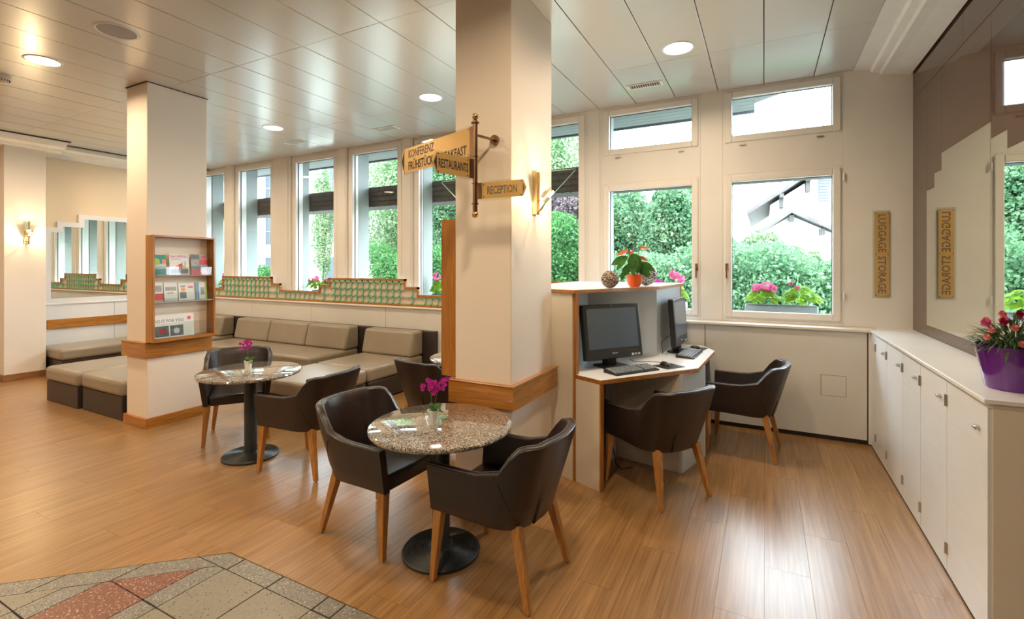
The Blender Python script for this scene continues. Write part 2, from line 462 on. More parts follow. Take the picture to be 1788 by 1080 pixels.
# terrazzo inset
TX0 = -2.72
def in_tiles(x, y):      # area of the terrazzo inset
    return y < 1.71 and (y - 1.71) < 0.915 * (x - TX0)
PW, PL = 0.217, 1.30
def visible_floor(x, y):
    w = x * -0.4627 + y * 0.8865; u = x * 0.8865 + y * 0.4627
    if w < 0.8: return False
    return abs(894 / 843 * w) + 0.35 > abs(u) and w > 1.9
def clip(poly, a, b, c):  # keep a*x+b*y<=c
    out = []
    for i in range(len(poly)):
        p, q = poly[i], poly[(i + 1) % len(poly)]
        dp, dq = a * p[0] + b * p[1] - c, a * q[0] + b * q[1] - c
        if dp <= 0: out.append(p)
        if (dp < 0) != (dq < 0) and dp != dq:
            t = dp / (dp - dq); out.append((p[0] + (q[0] - p[0]) * t, p[1] + (q[1] - p[1]) * t))
    return out
def area(poly):
    return abs(sum(poly[i][0] * poly[(i + 1) % len(poly)][1] - poly[(i + 1) % len(poly)][0] * poly[i][1] for i in range(len(poly)))) / 2
# the inset is {y<1.71} & {y-1.71 < .915 (x-TX0)}; a plank keeps what lies outside it
cols = int((0.87 - XL) / PW) + 1
planks = []
for i in range(cols):
    x1 = 0.87 - i * PW; x0 = max(x1 - PW, XL - 0.2)
    off = (i * 0.47) % PL
    y = YB - off
    while y < YW - 0.2:
        y0, y1 = max(y, YB), min(y + PL, YW - 0.14)
        y += PL
        if y1 - y0 < 0.05: continue
        g = 0.0006
        R = [(x0 + g, y0 + g), (x1 - g, y0 + g), (x1 - g, y1 - g), (x0 + g, y1 - g)]
        up = clip(R, 0, -1, -1.714)
        lo = clip(clip(R, 0, 1, 1.714), 0.915, -1, 0.915 * TX0 - 1.716)
        whole = in_tiles(x0, y1) or False
        pieces = [R] if (not any(in_tiles(px, py) for px, py in R) and not (y0 < 1.71 < y1 and x1 > TX0)) else [up, lo]
        for pc in pieces:
            if len(pc) >= 3 and area(pc) > 0.0001:
                cx = sum(p[0] for p in pc) / len(pc); cy = sum(p[1] for p in pc) / len(pc)
                planks.append((cx, cy, pc))
vis = [p for p in planks if visible_floor(p[0], p[1])]
vis.sort(key=lambda p: p[0] * -0.4627 + p[1] * 0.8865)
front, rest = vis[:290], vis[290:] + [p for p in planks if not visible_floor(p[0], p[1])]
for cx, cy, pc in front:
    obj('plank', MB().prism(pc, -0.008, 0.0), M_FLOOR, floor, origin=(cx, cy, 0))
mb = MB()
for cx, cy, pc in rest: mb.prism(pc, -0.008, 0.0)
obj('planks_beyond', mb, M_FLOORB, floor, kind='stuff')
# terrazzo tiles
def tile(poly, m, z=0.0008):
    g = 0.004
    if len(poly) < 3 or area(poly) < 0.0006: return
    cx = sum(p[0] for p in poly) / len(poly); cy = sum(p[1] for p in poly) / len(poly)
    q = []
    for p in poly:
        d = math.hypot(p[0] - cx, p[1] - cy); k = max(0, 1 - g * 1.3 / max(d, 1e-4)); q.append((cx + (p[0] - cx) * k, cy + (p[1] - cy) * k))
    obj('terrazzo_tile', MB().prism(q, -0.008, z), m, floor, origin=(cx, cy, 0))
s2 = 0.915
XE = 0.87
xj = [-2.90, -2.584, -2.258, -1.922, -1.803, -1.47, -1.14, -0.81, -0.69, -0.36, -0.03, 0.30, 0.63, XE]
inner_c = 0.915 * TX0 - 1.71   # border line: .915x - y = c
def band(poly, lo, hi):        # lo < .915x - y - c < hi measured downwards
    p = clip(poly, -0.915, 1, -(inner_c + lo))
    return clip(p, 0.915, -1, inner_c + hi) if hi is not None else p
W = 0.16
# straight border strip along the planks
for a, b in zip(xj[:-1], xj[1:]):
    p = [(a, 1.606), (b, 1.606), (b, 1.71), (a, 1.71)]
    tile(clip(p, -0.915, 1, -inner_c), M_TGREY)
# diagonal border strip
dj = [-2.588, -3.03, -3.30, -3.58, -3.86, -4.14, -4.42, -4.7, -5.0]
for a, b in zip(dj[1:], dj[:-1]):
    p = [(a - 0.6, 1.606), (a + 0.0, -2.5), (b, -2.5), (b + 0.0, 1.606)]
    P = [(a, -3), (b, -3), (b, 1.606), (a, 1.606)]
    tile(band(P, 0.0, W), M_TGREY)
tile([(-2.72, 1.606), (-2.588, 1.606), (-2.62, 1.58), (-2.70, 1.57)], M_TGREY) if False else None
xs = [-5.2, -4.85, -4.52, -4.19, -3.86, -3.53, -3.18, -3.055, -2.72, -2.60, -2.265, -1.925, -1.803, -1.47, -1.14, -0.81, -0.69, -0.36, -0.03, 0.30, 0.63, XE]
ys = [1.606, 1.27, 0.94, 0.61, 0.28, -0.05, -0.38, -0.71, -1.04, -1.4]
for i in range(len(xs) - 1):
    for j in range(len(ys) - 1):
        x0, x1, y1, y0 = xs[i], xs[i + 1], ys[j], ys[j + 1]
        p = band([(x0, y0), (x1, y0), (x1, y1), (x0, y1)], W, None)
        narrow = x1 - x0 < 0.2
        red = abs(x0 + 3.055) < 0.01 or abs(x0 + 4.19) < 0.01
        tile(p, M_TGREY if narrow else (M_TRED if red else M_TLIGHT))

# ceiling: dark void slab with satin panels hung below it
ceil = struct('ceiling', MB().box(XL - 0.3, XR + 0.2, YB, YW + 0.2, ZC + 0.02, ZC + 0.12), M_DARK)
CP = 0.4345
ycr = [5.6, 4.545, 2.813, 1.081, -0.651, -2.383, -4.115, YB]
xk = 0.757
xk_list = [0.757, 0.434]
while xk_list[-1] > XL - 0.2: xk_list.append(xk_list[-1] - CP)
pan_mesh = {}
for a in range(len(xk_list) - 1):
    x1, x0 = xk_list[a], xk_list[a + 1]
    for b in range(len(ycr) - 1):
        y1, y0 = ycr[b], ycr[b + 1]
        key = (round(x1 - x0, 3), round(y1 - y0, 3))
        cx, cy = (x0 + x1) / 2, (y0 + y1) / 2
        if key not in pan_mesh:
            w, d = (x1 - x0) / 2 - 0.0032, (y1 - y0) / 2 - 0.0012
            o = obj('ceiling_panel', MB().box(-w, w, -d, d, 0, 0.02), M_CEIL, ceil, local=True, bevel=0.0015, seg=1)
            pan_mesh[key] = o
        else:
            o = pan_mesh[key].copy(); COL.objects.link(o); o.parent = ceil
        o.location = (cx, cy, ZC)
        o.rotation_euler = (random.uniform(-1, 1) * 0.0012, random.uniform(-1, 1) * 0.002, 0)

# crown moulding at the right, stepped
def extr_y(prof, y0, y1):
    n = len(prof)
    vs = [(x, y0, z) for x, z in prof] + [(x, y1, z) for x, z in prof]
    fs = [tuple(range(n)), tuple(range(2 * n - 1, n - 1, -1))] + [(i, n + i, n + (i + 1) % n, (i + 1) % n) for i in range(n)]
    return MB().add(vs, fs)
prof = [(0.757, ZC + 0.02), (0.757, 3.505), (0.885, 3.488), (0.90, 3.462), (0.955, 3.452), (0.97, 3.43), (1.04, 3.425), (1.19, 3.395), (1.192, ZC + 0.02)]
struct('trim_1', extr_y(prof, -2.0, YW), M_CROWN)
prof = [(XL, ZC + 0.02), (XL, 3.33), (XL + 0.05, 3.335), (XL + 0.07, 3.37), (XL + 0.16, 3.385), (XL + 0.18, 3.42), (XL + 0.30, 3.44), (XL + 0.30, ZC - 0.012), (XL + 0.30, ZC - 0.012)]
struct('trim_2', extr_y(prof[:-1], 3.17, YW), M_CROWN)
struct('trim_3', MB().box(XL + 0.30, XL + 0.325, 3.35, YW, ZC - 0.012, ZC - 0.001), M_DARK)
prof2 = [(XL, ZC + 0.02), (XL, 3.33), (XL + 0.45, 3.36), (XL + 0.47, 3.40), (XL + 0.56, 3.42), (XL + 0.60, ZC - 0.014), (XL + 0.60, ZC + 0.0)]
struct('trim_4', extr_y(prof2, 0.0, 3.35), M_CROWN)
struct('trim_5', MB().box(XL + 0.60, XL + 0.64, 0.0, 3.38, ZC - 0.014, ZC - 0.001), M_DARK)

# --- window wall
TALL = [(-10.5, -9.06 + 0.07), (-8.747, -7.628), (-7.181, -6.069), (-5.861, -4.743), (-4.55, -3.43), (-3.02, -1.90)]
TALL[0] = (-9.86, -8.974)
BAYS = TALL + [(-1.713, -0.612), (-0.39, 0.68)]
zs0, zs1 = 1.085, 3.50
mb = MB()
edges = [XL - 0.2] + [v for b in BAYS for v in b] + [XR + 0.2]
for k in range(0, len(edges), 2):
    mb.box(edges[k], edges[k + 1], 5.565 if 0 < k < 12 else 5.6, 5.82, 1.06, ZC + 0.03)
    if 0 < k < 14:      # raised cover strip on each post
        w = edges[k + 1] - edges[k]
        mb.box(edges[k] + w * 0.12, edges[k + 1] - w * 0.12, 5.555 if k < 12 else 5.588, 5.6, 1.06, ZC + 0.03)
for b in BAYS:
    mb.box(b[0], b[1], 5.6, 5.82, 1.06, zs0); mb.box(b[0], b[1], 5.6, 5.82, zs1, ZC + 0.03)
for b in BAYS[-2:]:
    mb.box(b[0], b[1], 5.60, 5.82, 2.61, 2.93)
mb.box(XL - 0.2, XR + 0.2, 5.6, 5.82, -0.1, 1.06)
wallb = struct('wall_back', mb, M_WWALL, bevel=0.004, seg=1)
# ledge
struct('trim_6', MB().box(XL, 0.90, 5.40, 5.6, 1.033, 1.062), M_WWALL, bevel=0.008)
# panels under the ledge: each board a part
xs_ = [0.842, -0.549, -2.0, -3.45, -4.93, -6.5, -8.0, -9.5, XL]
backing = struct('wall_panelling', MB().box(XL, 0.862, 5.45, 5.6, 0.0, 1.033), M_DARK)
backing['kind'] = 'structure'
for a, b in zip(xs_[1:], xs_[:-1]):
    if a == -0.549:     # the board with a square hatch
        hx0, hx1, hz0, hz1 = 0.478, 0.681, 0.418, 0.615
        m_ = MB().box(a + 0.004, hx0, 5.43, 5.45, 0.045, 1.030).box(hx1, b - 0.004, 5.43, 5.45, 0.045, 1.030)
        m_.box(hx0, hx1, 5.43, 5.45, 0.045, hz0).box(hx0, hx1, 5.43, 5.45, hz1, 1.030)
        obj('panel', m_, M_PANEL, backing)
        obj('hatch', MB().box(hx0 + 0.004, hx1 - 0.003, 5.431, 5.45, hz0 + 0.003, hz1 - 0.004), M_PANEL, backing)
    else:
        obj('panel', MB().box(a + 0.003, b - 0.003, 5.43, 5.45, 0.045, 1.030), M_PANEL, backing)
obj('panel', MB().box(0.849, 0.868, 5.43, 5.45, 0.012, 1.030), M_WHITE, backing)

def frame_ring(x0, x1, z0, z1, w, y0, y1):
    return MB().box(x0, x0 + w, y0, y1, z0, z1).box(x1 - w, x1, y0, y1, z0, z1).box(x0 + w, x1 - w, y0, y1, z0, z0 + w).box(x0 + w, x1 - w, y0, y1, z1 - w, z1)
win_n = 0
def window(x0, x1, z0, z1, hinge=None, handle=None, gw=0.105):
    global win_n
    win_n += 1
    # outer frame
    w = struct('window_%d' % win_n, frame_ring(x0 + 0.0005, x1 - 0.0005, z0 + 0.0005, z1 - 0.0005, 0.035, 5.602, 5.70), M_WWALL, bevel=0.003, seg=1)
    obj('sash', frame_ring(x0 + 0.022, x1 - 0.022, z0 + 0.022, z1 - 0.022, gw - 0.022, 5.585, 5.66), M_WWALL, w, bevel=0.008)
    obj('pane', MB().box(x0 + gw - 0.004, x1 - gw + 0.004, 5.64, 5.646, z0 + gw - 0.004, z1 - gw + 0.004), M_PANE, w)
    g = MB().add(*(lambda q: (q.v, q.f))(frame_ring(x0 + gw - 0.002, x1 - gw + 0.002, z0 + gw - 0.002, z1 - gw + 0.002, 0.008, 5.634, 5.652)))
    obj('gasket', g, M_SHUT, w)
    if hinge is not None:
        for hz in hinge[1]:
            obj('hinge', MB().tube([(hinge[0], 5.58, hz - 0.035), (hinge[0], 5.58, hz + 0.035)], 0.008, 10), M_WHITE, w, smooth=True)
    if handle is not None:
        hx, hz = handle
        obj('handle', MB().box(hx - 0.014, hx + 0.014, 5.573, 5.586, hz - 0.02, hz + 0.06).tube([(hx, 5.575, hz + 0.02), (hx, 5.545, hz + 0.02)], 0.008, 8)
            .box(hx - 0.008, hx + 0.008, 5.538, 5.55, hz - 0.095, hz + 0.03), M_BRONZE, w, bevel=0.002)
    return w
for i, (a, b) in enumerate(TALL):
    window(a, b, zs0, zs1, hinge=(b + 0.002 if i in (0, 1, 2, 5) else b - 0.004, (2.25, 3.25)))
for (a, b), hs, hd in ((BAYS[6], BAYS[6][0], -0.651), (BAYS[7], BAYS[7][1], -0.349)):
    w = window(a, b, 2.925, zs1, gw=0.09)
    for q in (0.18, 0.82):
        xq = a + (b - a) * q
        obj('latch', MB().box(xq - 0.03, xq + 0.03, 5.582, 5.598, 2.905, 2.918), M_SILVER, w)
    window(a, b, zs0, 2.615, hinge=(hs, (1.35, 2.50)), handle=(hd, 1.61), gw=0.088)

# --- right wall: brown glass cladding around a stepped mirror
wr = struct('wall_right', MB().box(XR + 0.012, XR + 0.2, YB, YW + 0.2, 0.0, ZC + 0.02), M_DARK)
g = 0.0018
MZ0 = 1.15
steps = [(5.184, 2.275), (4.973, 2.385), (4.785, 2.51), (3.88, 2.408), (3.669, 2.302), (3.46, 2.19), (3.25, None)]
def wpanel(poly, m=M_BROWNG, name='glass_panel'):      # poly in (y,z)
    p = [(y, z) for y, z in poly]
    return obj(name, MB().plate(p, (XR + 0.008, 0, 0), (0, 1, 0), (0, 0, 1), -0.008, Vector((1, 0, 0))), m, wr)
# top band
for a, b in ((5.598, 4.35), (4.35, 3.1), (3.1, 1.8), (1.8, 0.5)):
    wpanel([(a - g, 3.16 + g), (b + g, 3.16 + g), (b + g, 3.50), (a - g, 3.50)])
wpanel([(5.598, 1.06), (5.184 + g, 1.06), (5.184 + g, 3.16 - g), (5.598, 3.16 - g)])
wpanel([(5.184 - g, 2.275 + g), (4.973 + g, 2.275 + g), (4.973 + g, 2.385 + g), (4.796 + g, 2.385 + g), (4.796 + g, 3.16 - g), (5.184 - g, 3.16 - g)])
wpanel([(4.796 - g, 2.512), (3.885 + g, 2.512), (3.885 + g, 3.16 - g), (4.796 - g, 3.16 - g)])
wpanel([(3.885 - g, 2.410), (3.669, 2.410), (3.669, 2.304), (3.46, 2.304), (3.46, 2.19), (3.25, 2.19), (3.25, 1.06), (2.835, 1.06), (2.835, 3.16 - g), (3.885 - g, 3.16 - g)])
wpanel([(5.184 - g, 1.06), (3.25, 1.06), (3.25, 1.15), (5.184 - g, 1.15)])
wpanel([(2.83, 0.0), (1.2, 0.0), (1.2, 3.16 - g), (2.83, 3.16 - g)])
wpanel([(1.2 - g, 0.0), (-0.5, 0.0), (-0.5, 3.16 - g), (1.2 - g, 3.16 - g)])
wpanel([(5.184 - g, 1.152), (5.184 - g, 2.273), (4.975, 2.273), (4.975, 2.383), (4.798, 2.383), (4.798, 2.510), (3.887, 2.510), (3.887, 2.408), (3.671, 2.408), (3.671, 2.302), (3.462, 2.302), (3.462, 2.188), (3.252, 2.188), (3.252, 1.152)][::-1], M_MIRROR, 'mirror')
struct('wall_right_upper', MB().box(XR - 0.005, XR + 0.012, -2.0, YW, 3.5, ZC + 0.02), M_DARK)['kind'] = 'structure'

# --- left wall, pilaster, mirror
wl = struct('wall_left', MB().box(XL - 0.2, XL, YB, YW + 0.2, 0, ZC + 0.02), M_LWALL)
struct('wall_left_pilaster', MB().box(XL, -9.5, 2.72, 3.17, 0, 3.37), M_WALL, bevel=0.004, seg=1)
struct('baseboard_left', MB().box(XL, -9.485, 2.705, 3.17, 0, 0.10), M_BASEB, bevel=0.003, seg=1)
struct('baseboard_left_rear', MB().box(XL, XL + 0.015, 3.17, 5.43, 0, 0.10), M_BASEB)
lp = struct('wall_left_panelling', MB().box(XL + 0.001, XL + 0.012, 3.171, 5.43, 0.10, 1.03), M_DARK)
lp['kind'] = 'structure'
for a, b in ((3.172, 4.18), (4.186, 5.0), (5.006, 5.43)):
    obj('panel', MB().box(XL + 0.012, XL + 0.03, a, b, 0.10, 1.03), M_WHITE, lp)
struct('trim_7', MB().box(XL + 0.0, XL + 0.045, 3.171, 5.44, 1.03, 1.055), M_WHITE, bevel=0.005)
struct('trim_8', MB().box(XL + 0.03, XL + 0.055, 3.30, 5.30, 0.655, 0.80), M_OAK, bevel=0.003, seg=1)
mt = thing('wall_mirror', 'stepped wall mirror in a white frame above the long low bench', 'mirror', (XL, 4.3, 1.055))
stp = [(3.35, 1.13), (3.35, 2.17), (3.50, 2.17), (3.50, 2.265), (3.77, 2.265), (3.77, 2.40), (4.95, 2.40), (4.95, 2.265), (5.18, 2.265), (5.18, 2.17), (5.35, 2.17), (5.35, 1.13)]
obj('mirror_glass', MB().plate(stp, (XL + 0.018, 0, 0), (0, 1, 0), (0, 0, 1), 0.006), M_MIRROR, mt)
mb = MB()
fr = 0.075
mb.box(XL, XL + 0.035, 3.35 - fr, 3.35, 1.056, 2.17 + fr).box(XL, XL + 0.035, 3.35, 5.35, 1.056, 1.13)
mb.box(XL, XL + 0.035, 3.35, 3.50, 2.17, 2.17 + fr).box(XL, XL + 0.035, 3.50 - fr, 3.50, 2.17 + fr, 2.265 + fr).box(XL, XL + 0.035, 3.50, 3.77, 2.265, 2.265 + fr)
mb.box(XL, XL + 0.035, 3.77 - fr, 3.77, 2.265 + fr, 2.40 + fr).box(XL, XL + 0.035, 3.77, 4.95, 2.40, 2.40 + fr)
mb.box(XL, XL + 0.035, 4.95, 5.18, 2.265, 2.265 + fr).box(XL, XL + 0.035, 5.18, 5.42, 2.17, 2.17 + fr)
mb.box(XL, XL + 0.035, 5.35, 5.42, 1.13, 2.17)
obj('mirror_frame', mb, M_WHITE, mt)
# door on the left wall, only its edge is seen
d1 = struct('door_1', MB().box(XL, XL + 0.03, 1.35, 2.45, 0.0, 2.6), M_CREAMLAM, bevel=0.003, seg=1)
# the lobby side behind the viewer
mb = MB()
mb.box(XL - 0.2, XR + 0.2, YB - 0.2, YB, 0, ZC + 0.03)
struct('wall_front', mb, M_WALL)

# ------------------------------------------------------------------ pillars
def pillar(n, x0, x1, y0, y1, label, basez=0.103):
    p = struct('wall_pillar_%d' % n, MB().box(x0, x1, y0, y1, 0, ZC), M_PILLAR, bevel=0.004, seg=1)
    def ring(e, z0, z1):
        return MB().box(x0 - e, x1 + e, y0 - e, y0, z0, z1).box(x0 - e, x1 + e, y1, y1 + e, z0, z1).box(x0 - e, x0, y0, y1, z0, z1).box(x1, x1 + e, y0, y1, z0, z1)
    def rings(nm, e, z0, z1):
        obj(nm, MB().box(x0 - e, x1 + e, y0 - e, y0, z0, z1).box(x0 - e, x1 + e, y1, y1 + e, z0, z1), M_OAKX, p, bevel=0.003, seg=1)
        obj(nm, MB().box(x0 - e, x0, y0, y1, z0, z1).box(x1, x1 + e, y0 - e + 0.0006, y1, z0 + 0.0003, z1 - 0.0003).box(x1 + e - 0.002, x1 + e + 0.0008, y0 - e - 0.0006, y1 + e, z0, z1), M_OAK, p)
    rings('belt_rail', 0.035, 0.715, 0.862)
    rings('belt_rail_cap', 0.04, 0.862, 0.872)
    rings('baseboard', 0.025, 0.0, basez)
    return p
p1 = pillar(1, -1.89, -1.455, 2.775, 3.447, 'main')
p2 = pillar(2, -5.925, -5.53, 2.62, 3.21, 'left')
obj('ceiling_collar', MB().box(-5.937, -5.520, 2.609, 3.22, ZC - 0.006, ZC - 0.001), M_DARK, p2)

# ------------------------------------------------------------------ ceiling fittings
def downlight(x, y, label, power=LAMP_W, rad=0.115):
    t = thing('ceiling_downlight', label, 'light', (x, y, ZC), 0)
    obj('trim_ring', MB().lathe([(rad, 0.012), (rad, -0.001), (rad + 0.004, -0.006), (rad + 0.018, -0.005), (rad + 0.022, 0.0)], (0, 0, 0), 36, caps=False), M_WHITE, t, smooth=True, local=True)
    obj('diffuser', MB().lathe([(0.0, -0.001), (rad, -0.001)], (0, 0, 0), 36, caps=False), M_LAMP, t, local=True)
    l = bpy.data.lights.new('downlight_glow', 'AREA'); l.shape = 'DISK'; l.size = rad * 1.9
    l.energy = power; l.color = (1.0, 0.765, 0.51); l.spread = math.radians(165)
    lo = bpy.data.objects.new('downlight_glow', l); COL.objects.link(lo); lo.parent = t; lo.location = (0, 0, -0.012)
    return t
downlight(-0.653, 4.326, 'round downlight in the ceiling nearest the right wall, beside the big air vent')
downlight(-3.275, 4.327, 'round downlight just left of the large front pillar')
downlight(-5.888, 4.296, 'small far downlight to the right of the rear pillar')
downlight(-5.815, 1.919, 'round downlight at the far left near the smoke detector')
for x, y in ((-3.2, 1.75), (-8.5, 4.3), (-8.4, 1.9), (-0.75, 1.75), (-5.8, -0.6), (-3.2, -0.6), (-0.75, -0.6), (-8.4, -0.6), (-5.8, -3.0), (-3.2, -3.0), (-0.75, -3.0), (-8.4, -3.0)):
    downlight(x, y, 'unseen ceiling downlight added to fill the room with light')['group'] = 'added fill downlights'  # unseen downlights, added as fill light for the hall
sp = thing('ceiling_speaker', 'large round grey loudspeaker grille set in the ceiling at upper left', 'speaker', (-4.556, 1.947, ZC))
obj('grille', MB().lathe([(0.0, -0.004), (0.10, -0.005), (0.128, -0.002)], (0, 0, 0), 40, caps=False), M_SPK, sp, local=True, smooth=True)
obj('rim', MB().lathe([(0.128, 0.004), (0.128, -0.006), (0.136, -0.009), (0.15, -0.003), (0.152, 0.0)], (0, 0, 0), 40, caps=False), M_WHITE, sp, local=True, smooth=True)
sd = thing('smoke_detector', 'small round smoke detector on the ceiling at the left edge', 'smoke detector', (-6.66, 1.90, ZC))
obj('base', MB().lathe([(0.0, -0.02), (0.055, -0.02), (0.058, 0.0)], (0, 0, 0), 28, caps=False), M_WHITE, sd, local=True, smooth=True)
obj('cover', MB().lathe([(0.0, -0.062), (0.02, -0.061), (0.04, -0.05), (0.046, -0.034), (0.046, -0.02)], (0, 0, 0), 28, caps=False), M_WHITE, sd, local=True, smooth=True)
mb = MB()
for k in range(14):
    a = 2 * PI * k / 14
    mb.tube([(0.047 * math.cos(a), 0.047 * math.sin(a), -0.045), (0.049 * math.cos(a), 0.049 * math.sin(a), -0.028)], 0.003, 5)
obj('vent_slot', mb, M_DARK, sd, local=True)
def vent(x, y, w, d, n, label, rows=1):
    t = thing('ceiling_air_vent', label, 'vent', (x, y, ZC))
    fw = 0.018
    obj('frame', MB().box(-w / 2, w / 2, -d / 2, -d / 2 + fw, -0.008, 0).box(-w / 2, w / 2, d / 2 - fw, d / 2, -0.008, 0).box(-w / 2, -w / 2 + fw * 1.6, -d / 2 + fw, d / 2 - fw, -0.008, 0).box(w / 2 - fw * 1.6, w / 2, -d / 2 + fw, d / 2 - fw, -0.008, 0), M_CROWN, t, local=True, bevel=0.002, seg=1)
    obj('backing', MB().box(-w / 2 + fw, w / 2 - fw, -d / 2 + fw, d / 2 - fw, -0.002, 0), M_DARK, t, local=True)
    mesh = None
    for k in range(n):
        xx = -w / 2 + fw * 1.6 + (w - 3.2 * fw) * (k + 0.5) / n
        if mesh is None:
            mesh = obj('slat', MB().add([(-0.003, -d / 2 + fw, -0.006), (0.002, -d / 2 + fw, -0.001), (0.002, d / 2 - fw, -0.001), (-0.003, d / 2 - fw, -0.006), (-0.001, -d / 2 + fw, -0.008), (0.004, -d / 2 + fw, -0.003), (0.004, d / 2 - fw, -0.003), (-0.001, d / 2 - fw, -0.008)],
                [(0, 1, 2, 3), (7, 6, 5, 4), (0, 4, 5, 1), (1, 5, 6, 2), (2, 6, 7, 3), (3, 7, 4, 0)]), M_CROWN, t, local=True); s_ = mesh
        else:
            s_ = mesh.copy(); COL.objects.link(s_); s_.parent = t
        s_.location = (xx, 0, 0)
vent(-1.09, 5.05, 0.36, 0.13, 13, 'large slotted air vent in the ceiling above the narrow window by the pillar')
vent(-4.56, 5.03, 0.40, 0.15, 12, 'slotted air vent in the ceiling above the fingerpost sign')
vent(-6.28, 4.95, 0.40, 0.14, 12, 'farthest slotted air vent, near the small far downlight')

# ------------------------------------------------------------------ storage cabinets along the right wall
ys_c = [5.22, 4.795, 4.294, 3.86, 3.37, 2.835]
names = ['white storage cabinet in the far corner beside the window wall', 'white storage cabinet second from the far corner',
         'white storage cabinet in the middle of the row', 'white storage cabinet second from the near end', 'white storage cabinet at the near end of the row with a cream side']
for i in range(5):
    y1, y0 = ys_c[i], ys_c[i + 1]
    if i == 0: yb = 5.43
    else: yb = y1
    c = thing('storage_cabinet', names[i], 'cabinet', (1.03, (y0 + y1) / 2, 0), 0, 'white storage cabinets')
    obj('body', MB().box(0.885, XR - 0.001, y0 + 0.001, yb - 0.001, 0.03, 1.045), M_CREAMLAM, c)
    obj('plinth', MB().box(0.90, XR - 0.001, y0 + 0.001, yb - 0.001, 0.0, 0.03), M_DARK, c)
    if i == 0:
        obj('filler_strip', MB().box(0.868, 0.885, 5.222, 5.43, 0.012, 1.045), M_WHITE, c)
    dr = obj('door', MB().box(0.876, 0.885, y0 + 0.003, y1 - 0.003, 0.012, 1.030), M_WHITE, c)
    zz = [0.012, 0.215, 0.42, 0.625, 0.83, 1.030]
    for k in range(5):
        obj('board', MB().box(0.868, 0.8765, y0 + 0.003, y1 - 0.003, zz[k] + 0.0006, zz[k + 1] - 0.0006), M_WHITE, dr)
    lk = obj('lock', MB(), M_SILVER, c) if False else None
    ly = y0 + 0.035 if i < 4 else y0 + 0.085
    lz = 0.93 if i < 4 else 0.915
    q = MB().tube([(0.870, y0 + 0.095, lz), (0.852, y0 + 0.095, lz)], 0.013, 14).box(0.845, 0.853, y0 + 0.085, y0 + 0.105, lz - 0.004, lz + 0.004)
    obj('lock', q, M_SILVER, c, smooth=True)
    for hz in (0.14, 0.93):
        obj('hinge', MB().tube([(0.864, y1 - 0.001, hz - 0.032), (0.864, y1 - 0.001, hz + 0.032)], 0.007, 8).box(0.864, 0.868, y1 - 0.018, y1 + 0.002, hz - 0.03, hz + 0.03), M_SILVER, c)
t = thing('countertop', 'long white worktop over the storage cabinets under the brown glass wall', 'countertop', (1.03, 4.1, 1.045))
obj('top', MB().prism([(0.853, 2.825), (XR - 0.001, 2.825), (XR - 0.001, 5.60), (0.905, 5.60), (0.905, 5.40), (0.853, 5.35)], 1.0455, 1.067), M_WHITE, t, bevel=0.003)

